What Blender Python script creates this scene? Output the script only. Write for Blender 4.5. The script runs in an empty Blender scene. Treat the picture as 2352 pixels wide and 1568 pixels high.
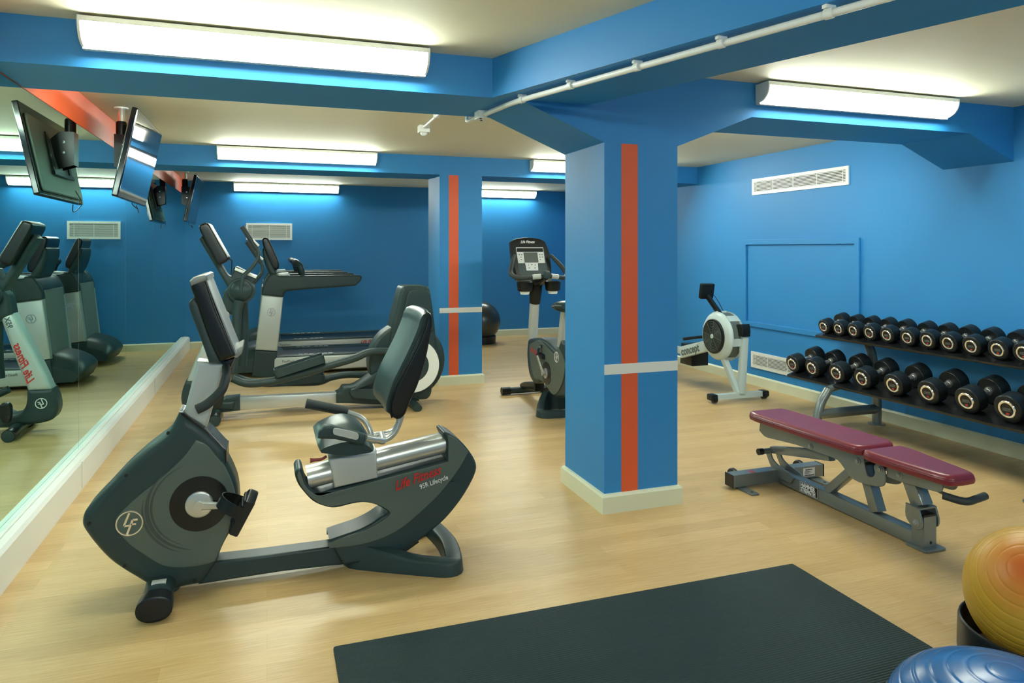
import bpy, bmesh, math, random
from mathutils import Vector, Matrix
from mathutils.geometry import tessellate_polygon
PI = math.pi
random.seed(7)

# ---------------------------------------------------------------- camera, world, exposure
scene = bpy.context.scene
scene.view_settings.view_transform = 'Standard'
scene.view_settings.look = 'None'
scene.view_settings.gamma = 1.0
scene.view_settings.use_curve_mapping = False
scene.view_settings.exposure = 0.0
cd = bpy.data.cameras.new('camera')
cd.sensor_width = 36.0
cd.lens = 36.0 * 1615 / 2352
cd.shift_y = -212.0 / 2352
cd.clip_start = 0.02
cam = bpy.data.objects.new('camera', cd)
scene.collection.objects.link(cam)
cam.location = (0, 0, 1.42)
cam.rotation_euler = (PI / 2, 0, -math.radians(19.2189))
scene.camera = cam
w = bpy.data.worlds.new('world'); scene.world = w
w.use_nodes = True
w.node_tree.nodes['Background'].inputs[0].default_value = (0.5, 0.6, 0.7, 1)
w.node_tree.nodes['Background'].inputs[1].default_value = 0.05
LAMP = 60.0          # emission of the fluorescent diffusers, raised for the added rear pair

# ---------------------------------------------------------------- materials
def mat(name, col, rough=0.5, metal=0.0, coat=0.0, bump=0.0, bscale=200.0, var=0.0, vscale=3.0, emit=None, spec=None, stretch=None):
    m = bpy.data.materials.new(name); m.use_nodes = True
    nt = m.node_tree; b = nt.nodes['Principled BSDF']
    c = (col[0], col[1], col[2], 1)
    b.inputs['Base Color'].default_value = c
    b.inputs['Roughness'].default_value = rough
    b.inputs['Metallic'].default_value = metal
    b.inputs['Coat Weight'].default_value = coat
    b.inputs['Coat Roughness'].default_value = 0.08
    if spec is not None: b.inputs['Specular IOR Level'].default_value = spec
    if emit:
        b.inputs['Emission Color'].default_value = (emit[0], emit[1], emit[2], 1)
        b.inputs['Emission Strength'].default_value = emit[3]
    tc = nt.nodes.new('ShaderNodeTexCoord')
    src = tc.outputs['Object']
    if stretch:
        mp = nt.nodes.new('ShaderNodeMapping'); mp.inputs['Scale'].default_value = stretch
        nt.links.new(src, mp.inputs[0]); src = mp.outputs[0]
    if bump > 0:
        n = nt.nodes.new('ShaderNodeTexNoise'); n.inputs['Scale'].default_value = bscale
        n.inputs['Detail'].default_value = 3
        bp = nt.nodes.new('ShaderNodeBump'); bp.inputs['Strength'].default_value = bump; bp.inputs['Distance'].default_value = 0.002
        nt.links.new(src, n.inputs['Vector']); nt.links.new(n.outputs[0], bp.inputs['Height']); nt.links.new(bp.outputs[0], b.inputs['Normal'])
    if var > 0:
        n = nt.nodes.new('ShaderNodeTexNoise'); n.inputs['Scale'].default_value = vscale; n.inputs['Detail'].default_value = 4
        mx = nt.nodes.new('ShaderNodeMix'); mx.data_type = 'RGBA'
        mx.inputs[6].default_value = tuple(max(0, x * (1 - var)) for x in col) + (1,)
        mx.inputs[7].default_value = tuple(min(1, x * (1 + var)) for x in col) + (1,)
        nt.links.new(src, n.inputs['Vector']); nt.links.new(n.outputs[0], mx.inputs[0]); nt.links.new(mx.outputs[2], b.inputs['Base Color'])
    return m

BLUE = mat('blue_wall_paint', (0.021, 0.232, 0.575), 0.55, bump=0.10, bscale=260, var=0.05, vscale=1.5)
RED = mat('orange_red_paint', (0.74, 0.105, 0.028), 0.5, bump=0.08, bscale=260)
CEIL = mat('ceiling_paint', (0.75, 0.71, 0.53), 0.7, bump=0.12, bscale=120, var=0.03, vscale=2, stretch=(1, 6, 1))
CREAM = mat('cream_gloss_paint', (0.74, 0.76, 0.57), 0.35)
WHITE = mat('white_plastic', (0.84, 0.86, 0.82), 0.35)
WSTRIPE = mat('white_paint', (0.80, 0.80, 0.74), 0.5)
DARK = mat('dark_grey_green_plastic', (0.024, 0.046, 0.048), 0.42, bump=0.06, bscale=500, spec=.35)
DARK2 = mat('black_satin_plastic', (0.009, 0.011, 0.011), 0.28, spec=.35)
FRONTP = mat('matt_grey_panel', (0.20, 0.24, 0.22), 0.5)
GLOSS = mat('gloss_black_plastic', (0.005, 0.006, 0.008), 0.12, spec=.4)
GREYSIL = mat('dull_silver_plastic', (0.28, 0.30, 0.29), 0.35, metal=0.3)
GREY = mat('mid_grey_plastic', (0.085, 0.115, 0.100), 0.42, bump=0.05, bscale=500)
SILVER = mat('silver_painted_metal', (0.52, 0.55, 0.53), 0.36, metal=0.30)
BRUSH = mat('brushed_aluminium', (0.58, 0.60, 0.58), 0.32, metal=0.65)
CHROME = mat('chrome', (0.92, 0.92, 0.90), 0.14, metal=0.9)
BLACKRUB = mat('black_rubber', (0.008, 0.011, 0.013), 0.34, bump=0.05, bscale=300, spec=.35)
FOAM = mat('foam_grip', (0.020, 0.030, 0.032), 0.65, bump=0.15, bscale=600)
VINYL = mat('dark_teal_vinyl', (0.022, 0.045, 0.046), 0.34, bump=0.10, bscale=350, spec=.4)
MAROON = mat('maroon_vinyl', (0.185, 0.013, 0.026), 0.36, coat=0.1, bump=0.12, bscale=90)
STEELBLUE = mat('grey_blue_powder_coat', (0.20, 0.23, 0.23), 0.30, metal=0.5)
PALE = mat('pale_grey_enamel', (0.50, 0.60, 0.60), 0.35)
SCREEN = mat('glossy_screen', (0.006, 0.008, 0.014), 0.04, spec=0.7)
TVBACK = mat('grey_painted_back', (0.16, 0.20, 0.18), 0.5)
LCD = mat('grey_lcd', (0.10, 0.12, 0.11), 0.2)
REDTXT = mat('red_print', (0.55, 0.025, 0.02), 0.4)
WTXT = mat('white_print', (0.80, 0.80, 0.78), 0.4)
DTXT = mat('dark_print', (0.06, 0.07, 0.07), 0.4)
GTXT = mat('grey_print', (0.16, 0.17, 0.16), 0.4)
REDLBL = mat('red_label', (0.50, 0.04, 0.025), 0.35)
LEVER = mat('dark_red_plastic', (0.22, 0.03, 0.03), 0.35)
STICK = mat('white_sticker', (0.70, 0.70, 0.68), 0.4)
DVOID = mat('dark_void', (0.01, 0.012, 0.012), 0.8)
VENTBACK = mat('dull_grey_backing', (0.20, 0.23, 0.20), 0.7)
DIFF = mat('lit_diffuser', (0.9, 0.9, 0.9), 0.4, emit=(0.93, 1.0, 0.86, LAMP))
DIFF2 = mat('lit_diffuser_boosted', (0.9, 0.9, 0.9), 0.4, emit=(0.93, 1.0, 0.86, LAMP * 1.8))  # boosted output for the fittings added behind the camera
MIRROR = mat('mirror_glass', (0.60, 0.90, 0.84), 0.0, metal=1.0)
GLASSEDGE = mat('green_glass_edge', (0.10, 0.35, 0.32), 0.15)
MATMAT = mat('dark_green_rubber_mat', (0.010, 0.027, 0.029), 0.62, spec=.25)
BALLO = mat('orange_ball_vinyl', (0.56, 0.27, 0.045), 0.42, spec=.35, var=0.15, vscale=4)
BALLB = mat('blue_dome_vinyl', (0.006, 0.11, 0.34), 0.27, var=0.5, vscale=9)
BALLK = mat('dark_ball_vinyl', (0.035, 0.040, 0.035), 0.28)

def floor_material():
    m = bpy.data.materials.new('light_oak_strip_floor'); m.use_nodes = True
    nt = m.node_tree; b = nt.nodes['Principled BSDF']; L = nt.links
    tc = nt.nodes.new('ShaderNodeTexCoord')
    def noise(scale, sc, detail=4):
        mp = nt.nodes.new('ShaderNodeMapping'); mp.inputs['Scale'].default_value = sc
        n = nt.nodes.new('ShaderNodeTexNoise'); n.inputs['Scale'].default_value = scale; n.inputs['Detail'].default_value = detail
        L.new(tc.outputs['Object'], mp.inputs[0]); L.new(mp.outputs[0], n.inputs['Vector']); return n
    br = nt.nodes.new('ShaderNodeTexBrick')
    br.inputs['Scale'].default_value = 1.0; br.inputs['Brick Width'].default_value = 0.92; br.inputs['Row Height'].default_value = 0.098
    br.inputs['Mortar Size'].default_value = 0.0004; br.inputs['Mortar Smooth'].default_value = 0.5; br.offset = 0.37; br.inputs['Bias'].default_value = 0.0
    br.inputs['Color1'].default_value = (0.68, 0.485, 0.240, 1); br.inputs['Color2'].default_value = (0.58, 0.400, 0.185, 1)
    br.inputs['Mortar'].default_value = (0.40, 0.27, 0.125, 1)
    L.new(tc.outputs['Object'], br.inputs['Vector'])
    g = noise(14, (0.55, 9, 1), 6)
    g2 = noise(3.0, (0.5, 3, 1), 3)
    def mixc(a, bcol, f, mode='MULTIPLY', fac=0.5):
        mx = nt.nodes.new('ShaderNodeMix'); mx.data_type = 'RGBA'; mx.blend_type = mode
        L.new(a, mx.inputs[6]); L.new(bcol, mx.inputs[7]); mx.inputs[0].default_value = fac; return mx.outputs[2]
    r1 = nt.nodes.new('ShaderNodeValToRGB'); r1.color_ramp.elements[0].position = 0.30; r1.color_ramp.elements[1].position = 0.68
    r1.color_ramp.elements[0].color = (0.72, 0.63, 0.50, 1); r1.color_ramp.elements[1].color = (1.0, 1.0, 1.0, 1)
    L.new(g.outputs[0], r1.inputs[0])
    r2 = nt.nodes.new('ShaderNodeValToRGB'); r2.color_ramp.elements[0].position = 0.3; r2.color_ramp.elements[1].position = 0.7
    r2.color_ramp.elements[0].color = (0.90, 0.83, 0.74, 1); r2.color_ramp.elements[1].color = (1.0, 1.0, 1.0, 1)
    L.new(g2.outputs[0], r2.inputs[0])
    c = mixc(br.outputs[0], r1.outputs[0], None, fac=0.55)
    c = mixc(c, r2.outputs[0], None, fac=0.6)
    L.new(c, b.inputs['Base Color'])
    b.inputs['Roughness'].default_value = 0.36
    b.inputs['Specular IOR Level'].default_value = 0.34
    bp = nt.nodes.new('ShaderNodeBump'); bp.inputs['Strength'].default_value = 0.05; bp.inputs['Distance'].default_value = 0.002
    L.new(g.outputs[0], bp.inputs['Height']); L.new(bp.outputs[0], b.inputs['Normal'])
    return m
FLOOR = floor_material()
def mat_ribbed():
    nt = MATMAT.node_tree; b = nt.nodes['Principled BSDF']
    tc = nt.nodes.new('ShaderNodeTexCoord'); wv = nt.nodes.new('ShaderNodeTexWave'); wv.bands_direction = 'Y'
    wv.inputs['Scale'].default_value = 28; wv.inputs['Distortion'].default_value = 0.6; wv.inputs['Detail Scale'].default_value = 3
    n = nt.nodes.new('ShaderNodeTexNoise'); n.inputs['Scale'].default_value = 160
    ad = nt.nodes.new('ShaderNodeMath'); ad.operation = 'ADD'
    bp = nt.nodes.new('ShaderNodeBump'); bp.inputs['Strength'].default_value = 0.55; bp.inputs['Distance'].default_value = 0.004
    nt.links.new(tc.outputs['Object'], wv.inputs[0]); nt.links.new(tc.outputs['Object'], n.inputs['Vector'])
    nt.links.new(wv.outputs[1], ad.inputs[0]); nt.links.new(n.outputs[0], ad.inputs[1])
    nt.links.new(ad.outputs[0], bp.inputs['Height']); nt.links.new(bp.outputs[0], b.inputs['Normal'])
mat_ribbed()

# ---------------------------------------------------------------- mesh helpers
def cr(pts, sub=5, closed=True):
    """Smooth curve through points; a third value of 1 keeps a corner sharp."""
    n = len(pts); out = []
    P = [Vector((p[0], p[1])) for p in pts]; K = [len(p) > 2 and p[2] for p in pts]
    rng = range(n if closed else n - 1)
    for i in rng:
        j = (i + 1) % n
        a, b = P[i], P[j]
        if closed or i > 0: ta = (b - P[i - 1]) * 0.5
        else: ta = b - a
        if closed or j < n - 1: tb = (P[(j + 1) % n] - a) * 0.5
        else: tb = b - a
        if K[i]: ta = b - a
        if K[j]: tb = b - a
        L = (b - a).length
        if ta.length > L * 1.1: ta = ta.normalized() * L * 1.1
        if tb.length > L * 1.1: tb = tb.normalized() * L * 1.1
        s = 1 if (K[i] and K[j]) else sub
        for k in range(s):
            t = k / s; t2 = t * t; t3 = t2 * t
            out.append((2*t3 - 3*t2 + 1) * a + (t3 - 2*t2 + t) * ta + (-2*t3 + 3*t2) * b + (t3 - t2) * tb)
    if not closed: out.append(P[-1])
    return [(p.x, p.y) for p in out]

def cr3(pts, sub=6):
    P = [Vector(p) for p in pts]; n = len(P); out = []
    for i in range(n - 1):
        a, b = P[i], P[i + 1]
        ta = (b - P[i - 1]) * 0.5 if i > 0 else b - a
        tb = (P[i + 2] - a) * 0.5 if i < n - 2 else b - a
        for k in range(sub):
            t = k / sub; t2 = t * t; t3 = t2 * t
            out.append((2*t3 - 3*t2 + 1) * a + (t3 - 2*t2 + t) * ta + (-2*t3 + 3*t2) * b + (t3 - t2) * tb)
    out.append(P[-1]); return out

def rrect(w, h, r, seg=4, cx=0, cy=0):
    pts = []
    for (sx, sy, a0) in ((1, 1, 0), (-1, 1, 90), (-1, -1, 180), (1, -1, 270)):
        for k in range(seg + 1):
            a = math.radians(a0 + 90 * k / seg)
            pts.append((cx + sx * (w / 2 - r) + r * math.cos(a), cy + sy * (h / 2 - r) + r * math.sin(a)))
    return pts

def circ(r, n=28, cx=0, cy=0, ry=None):
    ry = r if ry is None else ry
    return [(cx + r * math.cos(2*PI*k/n), cy + ry * math.sin(2*PI*k/n)) for k in range(n)]

def area2(p): return sum(p[i-1][0]*p[i][1] - p[i][0]*p[i-1][1] for i in range(len(p)))

def offset(poly, d):
    n = len(poly); out = []
    for i in range(n):
        a, b, c = Vector(poly[i-1]), Vector(poly[i]), Vector(poly[(i+1) % n])
        e1, e2 = (b - a), (c - b)
        if e1.length < 1e-7: e1 = e2
        if e2.length < 1e-7: e2 = e1
        n1 = Vector((-e1.y, e1.x)).normalized(); n2 = Vector((-e2.y, e2.x)).normalized()
        m = n1 + n2
        m = n1 if m.length < 0.3 else m.normalized()
        s = max(0.55, m.dot(n1))
        q = b + m * (d / s); out.append(q)
    for _ in range(4):          # undo edges that the offset has turned round
        for i in range(n):
            j = (i + 1) % n; e = Vector(poly[j]) - Vector(poly[i])
            if (out[j] - out[i]).dot(e) < 0:
                mid = (out[i] + out[j]) * 0.5; out[i] = mid.copy(); out[j] = mid.copy()
    return [(q.x, q.y) for q in out]

class MB:
    def __init__(self, xf=None):
        self.v = []; self.f = []; self.mi = []; self.xf = xf; self.cur = 0
    def add(self, vs, fs):
        o = len(self.v)
        for p in vs:
            p = Vector(p)
            if self.xf is not None: p = self.xf @ p
            self.v.append(p)
        for f in fs:
            self.f.append([i + o for i in f]); self.mi.append(self.cur)
        return self
    def m(self, i): self.cur = i; return self
    def box(self, x0, x1, y0, y1, z0, z1):
        vs = [(x, y, z) for x in (x0, x1) for y in (y0, y1) for z in (z0, z1)]
        return self.add(vs, [(0,1,3,2),(4,6,7,5),(0,4,5,1),(2,3,7,6),(0,2,6,4),(1,5,7,3)])
    def loft(self, rings, caps=True, close=False, tri=None):
        n = len(rings[0]); vs = [p for r in rings for p in r]; fs = []
        m = len(rings)
        for i in range(m if close else m - 1):
            for k in range(n):
                a = i * n + k; b = i * n + (k + 1) % n; j = (i + 1) % m
                c = j * n + (k + 1) % n; d = j * n + k
                fs.append((a, b, c, d))
        if tri and not close:
            for t in tri: fs.append((t[0], t[1], t[2])); fs.append(tuple(i + (m-1)*n for i in t))
        elif caps and not close:
            fs.append(tuple(reversed(range(n)))); fs.append(tuple(range((m-1)*n, m*n)))
        return self.add(vs, fs)
    def prism(self, poly, ax, d0, d1, r=0.0, seg=3):
        poly = [(p[0], p[1]) for p in poly]; d0, d1 = min(d0, d1), max(d0, d1)
        if area2(poly) < 0: poly = poly[::-1]
        def place(p, d):
            if ax == 'Y': return (p[0], d, p[1])
            if ax == 'X': return (d, p[0], p[1])
            return (p[0], p[1], d)
        rings = []
        if r > 0:
            r = min(r, abs(d1 - d0) * 0.49)
            A = [PI / 2 * k / seg for k in range(seg + 1)]      # 0 = face, 90 degrees = side wall
            rings = [[place(p, d0 + r * (1 - math.cos(t))) for p in offset(poly, r * (1 - math.sin(t)))] for t in A]
            rings += [[place(p, d1 - r * (1 - math.cos(t))) for p in offset(poly, r * (1 - math.sin(t)))] for t in reversed(A)]
        else:
            rings = [[place(p, d0) for p in poly], [place(p, d1) for p in poly]]
        tri = tessellate_polygon([[Vector((p[0], p[1], 0)) for p in poly]]) if len(poly) > 12 else None
        return self.loft(rings, tri=tri)
    def tube(self, pts, r, n=14, sub=6, smooth=True, flat=1.0):
        P = cr3(pts, sub) if (smooth and len(pts) > 2) else [Vector(p) for p in pts]
        R = r if isinstance(r, (list, tuple)) else None
        up = None; rings = []; M = len(P)
        for i, p in enumerate(P):
            t = (P[min(i+1, M-1)] - P[max(i-1, 0)]).normalized()
            if up is None:
                up = Vector((0, 0, 1)) if abs(t.z) < 0.9 else Vector((0, 1, 0))
            u = (up - t * up.dot(t)).normalized(); w_ = t.cross(u); up = u
            if R:
                s = i / (M - 1) * (len(R) - 1); k = min(int(s), len(R) - 2); rr = R[k] + (R[k+1] - R[k]) * (s - k)
            else: rr = r
            rings.append([p + rr * (math.cos(2*PI*k/n) * w_ + flat * math.sin(2*PI*k/n) * u) for k in range(n)])
        return self.loft(rings)
    def bar(self, p0, p1, w_, h, side=(0, 1, 0), r=0.004):
        """rectangular bar from p0 to p1; w_ across `side`, h the other way"""
        p0, p1 = Vector(p0), Vector(p1); t = (p1 - p0).normalized(); s = Vector(side); s = (s - t * s.dot(t)).normalized(); u = s.cross(t)
        q = rrect(w_, h, min(r, w_*0.45, h*0.45), 2)
        return self.loft([[p0 + s*a + u*b for a, b in q], [p1 + s*a + u*b for a, b in q]])
    def lathe(self, prof, c, axis='Z', n=40):
        """prof: (radius, height) pairs from one end to the other"""
        rings = []
        for rad, h in prof:
            ring = []
            for k in range(n):
                a = 2*PI*k/n; x, y = rad * math.cos(a), rad * math.sin(a)
                if axis == 'Z': ring.append((c[0]+x, c[1]+y, c[2]+h))
                elif axis == 'Y': ring.append((c[0]+x, c[1]+h, c[2]+y))
                else: ring.append((c[0]+h, c[1]+x, c[2]+y))
            rings.append(ring)
        return self.loft(rings, caps=not (prof[0] == prof[-1] or len(set(p[0] for p in (prof[0], prof[-1]))) == 1 and prof[0][0] > .02 and abs(prof[0][1] - prof[-1][1]) < .002))
    def ball(self, c, r, n=40, m=24, sz=1.0, f=None):
        rings = []
        for i in range(1, m):
            t = PI * i / m; rr = r * math.sin(t); h = -r * sz * math.cos(t)
            if f: rr *= f(t)
            rings.append([(c[0]+rr*math.cos(2*PI*k/n), c[1]+rr*math.sin(2*PI*k/n), c[2]+h) for k in range(n)])
        return self.loft(rings)
    def torus(self, c, R, r, axis='Y', n=36, m=8):
        rings = []
        for i in range(n):
            a = 2*PI*i/n; ring = []
            for k in range(m):
                b = 2*PI*k/m; x = (R + r*math.cos(b)); h = r*math.sin(b); X_, Y_ = x*math.cos(a), x*math.sin(a)
                if axis == 'Y': ring.append((c[0]+X_, c[1]+h, c[2]+Y_))
                elif axis == 'X': ring.append((c[0]+h, c[1]+X_, c[2]+Y_))
                else: ring.append((c[0]+X_, c[1]+Y_, c[2]+h))
            rings.append(ring)
        return self.loft(rings, close=True)
    def build(self, name, mats, parent=None, org=None, ang=38, flat=False):
        o = Vector(org) if org is not None else (world_loc(parent) if parent else Vector((0, 0, 0)))
        me = bpy.data.meshes.new(name)
        me.from_pydata([tuple(p - o) for p in self.v], [], self.f)
        if not isinstance(mats, (list, tuple)): mats = [mats]
        for mm in mats: me.materials.append(mm)
        for p, i in zip(me.polygons, self.mi): p.material_index = i
        bm = bmesh.new(); bm.from_mesh(me); bmesh.ops.recalc_face_normals(bm, faces=bm.faces); bm.to_mesh(me); bm.free()
        if not flat:
            for p in me.polygons: p.use_smooth = True
            me.set_sharp_from_angle(angle=math.radians(ang))
        me.update()
        ob = bpy.data.objects.new(name, me); scene.collection.objects.link(ob)
        if not flat and len(me.polygons) > 30:
            wn = ob.modifiers.new('weighted_normals', 'WEIGHTED_NORMAL'); wn.keep_sharp = True; wn.weight = 80
        if parent is not None: ob.parent = parent
        if parent is None: ob.location = o
        else: ob.location = o - world_loc(parent)
        return ob

def world_loc(o):
    l = Vector((0, 0, 0))
    while o is not None: l = l + o.location; o = o.parent
    return l
def tag(o, label=None, cat=None, group=None, kind=None):
    if label: o['label'] = label
    if cat: o['category'] = cat
    if group: o['group'] = group
    if kind: o['kind'] = kind
    return o
def thing(name, loc, label, cat, group=None):
    o = bpy.data.objects.new(name, None); scene.collection.objects.link(o); o.location = loc
    o.empty_display_size = 0.1
    return tag(o, label, cat, group)
def struct(mb, name, m, **k): return tag(mb.build(name, m, **k), kind='structure')
def dup(root, loc, label=None):
    def cp(o, par):
        c = o.copy(); scene.collection.objects.link(c); c.parent = par
        for ch in list(o.children): cp(ch, c)
        return c
    c = cp(root, None); c.location = loc
    if label: c['label'] = label
    return c

def text(name, s, size, m, M4, parent, shear=0.0, sx=1.0, bold=0.0, depth=0.0008, align='LEFT', spacing=1.0):
    """lettering: local x along the text, local y up, local z out of the surface"""
    cu = bpy.data.curves.new('t', 'FONT'); cu.body = s; cu.size = size; cu.extrude = depth; cu.shear = shear
    cu.offset = bold; cu.align_x = align; cu.resolution_u = 2; cu.space_character = spacing
    ob = bpy.data.objects.new('t', cu); scene.collection.objects.link(ob)
    bpy.context.view_layer.update()
    me = bpy.data.meshes.new_from_object(ob.evaluated_get(bpy.context.evaluated_depsgraph_get()))
    bpy.data.objects.remove(ob); bpy.data.curves.remove(cu)
    o = world_loc(parent)
    for v in me.vertices:
        v.co = (M4 @ Vector((v.co.x * sx, v.co.y, v.co.z))) - o
    me.materials.clear(); me.materials.append(m); me.name = name
    r = bpy.data.objects.new(name, me); scene.collection.objects.link(r)
    r.parent = parent
    return r
def frame(org, xdir, zdir):
    x = Vector(xdir).normalized(); z = Vector(zdir).normalized(); y = z.cross(x).normalized(); x = y.cross(z)
    M4 = Matrix.Identity(4)
    for i in range(3): M4[i][0] = x[i]; M4[i][1] = y[i]; M4[i][2] = z[i]; M4[i][3] = org[i]
    return M4

def badge(parent, c, r, normal='-Y', m=None):
    """round emblem: a ring with slanted L F strokes"""
    xd, zd = {'-Y': ((1,0,0),(0,-1,0)), '-X': ((0,-1,0),(-1,0,0)), '+Y': ((-1,0,0),(0,1,0)), 'N': ((1,0,0),(0,-1,0))}[normal]
    M4 = frame(c, xd, zd); mb = MB(M4)
    n = 36
    mb.torus((0, 0, 0.0), r, r * 0.09, 'Z', 36, 6)
    def stroke(pts, w_):
        for a, b in zip(pts[:-1], pts[1:]):
            a = Vector((a[0]*r, a[1]*r, 0)); b = Vector((b[0]*r, b[1]*r, 0))
            mb.bar(a, b, w_ * r, 0.003, side=(-(b-a).y, (b-a).x, 0), r=0.0005)
    stroke([(-0.02, 0.86), (-0.42, -0.18), (0.02, -0.18)], 0.17)
    stroke([(0.62, 0.26), (0.24, 0.26), (-0.18, -0.90)], 0.17)
    stroke([(0.10, -0.10), (0.50, -0.10)], 0.15)
    return mb.build('badge', m or CHROME, parent)

# ---------------------------------------------------------------- the room
YF, XR, XM, ZC, ZS = 10.93, 4.82, -1.095, 2.39, 2.19
YB = -1.6
struct(MB().box(-1.3, 5.0, YB - .2, 11.1, -0.1, 0.0), 'floor', FLOOR)
struct(MB().box(-1.3, 5.0, YB - .2, 11.1, ZC, ZC + 0.1), 'ceiling', CEIL)
struct(MB().box(-1.3, -1.11, YB - .2, 11.1, 0, ZC), 'wall_left', BLUE)
struct(MB().box(XR, 5.0, YB - .2, 11.1, 0, ZC), 'wall_right', BLUE)
struct(MB().box(-1.11, XR, YF, 11.1, 0, ZC), 'wall_back', BLUE)
struct(MB().box(-1.11, XR, YB - .2, YB, 0, ZC), 'wall_front', BLUE)
BA = [(-1.11, ZC), (-1.11, ZS), (1.234, ZS), (1.715, 1.995), (2.169, 1.995), (2.67, ZS), (4.408, ZS), (4.82, 2.018), (4.82, ZC)]
struct(MB().prism(BA, 'Y', 3.41, 3.94), 'ceiling_beam', BLUE, flat=True)
struct(MB().box(-1.11, XR, 7.15, 7.68, 2.195, ZC), 'ceiling_beam', BLUE, flat=True)
sk = [(1.083, 3.41), (1.083 + .469 * 3.67, 3.41 - 1.365 * 3.67), (1.622 + .469 * 3.67, 3.41 - 1.365 * 3.67), (1.622, 3.41)]
struct(MB().prism(sk, 'Z', ZS, ZC), 'ceiling_beam', BLUE, flat=True)
def pillar(x0, x1, y0, y1, top, sx0, sx1, z0, z1):
    p = struct(MB().box(x0, x1, y0, y1, 0, top), 'pillar', BLUE, flat=True)
    MB().box(sx0, sx1, y0 - .0015, y0 + .001, .10, top - .002).build('red_stripe', RED, p, flat=True)
    MB().box(x0, x1, y0 - .003, y0 + .001, z0, z1).build('white_stripe', WSTRIPE, p, flat=True)
    b = MB()
    pr = [(0.0, 0.0), (0.020, 0.0), (0.020, 0.088), (0.012, 0.100), (0.0, 0.103)]
    ring = [(x0, y0, -1, -1), (x1, y0, 1, -1), (x1, y1, 1, 1), (x0, y1, -1, 1)]
    b.loft([[(x + sx * d, y + sy * d, z) for d, z in pr] for x, y, sx, sy in ring], caps=False, close=True)
    b.build('plinth_skirting', CREAM, p, ang=20)
    return p
pillar(1.715, 2.169, 3.41, 3.935, 1.995, 1.817, 1.918, .743, .798)
pillar(1.695, 2.155, 7.15, 7.68, 2.195, 1.794, 1.898, .754, .807)
struct(MB().prism([(YF, 0), (YF - .02, 0), (YF - .02, .09), (YF - .01, .103), (YF, .105)], 'X', -1.11, XR), 'baseboard_back', CREAM, ang=20)
struct(MB().prism([(XR, 0), (XR - .02, 0), (XR - .02, .09), (XR - .01, .103), (XR, .105)], 'Y', YB, YF), 'baseboard_right', CREAM, ang=20)
tr = struct(MB().prism([(-1.11, 0), (-1.03, 0), (-1.03, .160), (-1.042, .178), (-1.072, .184), (-1.072, .178), (-1.077, .178), (-1.077, .186), (-1.11, .186)], 'Y', YB, 10.9), 'baseboard_left', WHITE, ang=20)
for yj in (1.8, 4.75, 7.6):
    MB().box(-1.0305, -1.0292, yj, yj + .004, .012, .166).build('joint', VENTBACK, tr, flat=True)
struct(MB().box(-1.11, XM, YB, YF, 2.187, ZC), 'trim_1', RED, flat=True)
# painted moulding frame on the right-hand wall
fr = MB()
for (a, b_, c, d) in ((4.72, 6.287, 1.465, 1.52), (4.72, 6.287, .609, .66)): fr.prism(rrect(b_-a, d-c, .004, 1, (a+b_)/2, (c+d)/2), 'X', XR - .022, XR, .006, 2)
for (a, b_) in ((4.72, 4.775), (6.232, 6.287)): fr.prism(rrect(b_-a, .82, .002, 1, (a+b_)/2, 1.0625), 'X', XR - .022, XR, .006, 2)
struct(fr, 'trim_2', BLUE)

# mirror panels
ys = [0.45, 1.95, 3.46, 4.967, 6.484, 7.98, 9.44, YF - .001]
ML = ['mirror panel nearest the camera along the left wall', 'mirror panel second along the left wall, beside the camera',
      'mirror panel beside the end of the near ceiling beam', 'mirror panel beside the exercise bike and the nearer television',
      'mirror panel beside the elliptical machine', 'mirror panel beside the treadmills', 'mirror panel in the far left corner']
for i in range(1, 7):
    a, b_ = ys[i], ys[i + 1]
    o = MB(); o.box(-1.109, XM, a + .0007, b_ - .0007, .187, 2.184)
    o = tag(o.build('wall_mirror', MIRROR, org=(-1.10, (a+b_)/2, .187), flat=True), 'tall frameless ' + ML[i], 'mirror', 'mirror panels along the left wall')
    if b_ < YF - .1: MB().box(-1.098, XM + .0002, b_ - .0008, b_ + .0008, .187, 2.184).build('edge_strip', VENTBACK, o, flat=True)

# fluorescent fittings tucked under the ceiling against beams and walls
def fitting(x0, x1, yb, label, s=-1, dm=None, group='curved fluorescent ceiling fittings'):
    zt = 2.379
    r = thing('fluorescent_light', ((x0+x1)/2, yb, zt - .11), label, 'light', group)
    D = .112
    # quarter round: from the lower back edge curving out to the front lip under the ceiling
    arc = []
    for k in range(11):
        a = PI/2 * k / 10
        arc.append((yb + s * (.012 + (D - .012) * math.sin(a) ** 0.9), zt - .106 + .084 * (1 - math.cos(a))))
    dif = MB(); dif.loft([[(x, y, z) for y, z in arc] + [(x, y - s * .006, z + .004) for y, z in reversed(arc)] for x in (x0 + .008, x1 - .008)])
    dif.build('diffuser', dm or DIFF, r, ang=60)
    h = MB()
    h.box(x0, x1, *sorted((yb + s * D, yb + s * .004)), zt - .022, zt)      # top tray and lip
    h.box(x0, x1, *sorted((yb + s * .0, yb + s * .012)), zt - .114, zt - .02)  # back plate
    h.box(x0, x1, *sorted((yb + s * .0, yb + s * .034)), zt - .118, zt - .110)   # bottom lip
    h.build('tray', WHITE, r, flat=True)
    cap = [(yb, zt - .112)] + [(yb + s * (.012 + (D + .002 - .012) * math.sin(PI/2*k/10) ** 0.9), zt - .110 + .088 * (1 - math.cos(PI/2*k/10))) for k in range(11)] + [(yb + s * (D + .002), zt), (yb, zt)]
    for xc in (x0, x1):
        MB().prism(cap, 'X', xc - .004, xc + .006).build('end_cap', WHITE, r, flat=True)
    return r
fitting(-.73, .73, 3.41, 'long curved fluorescent fitting on the near beam, nearest and largest, top left')
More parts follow.
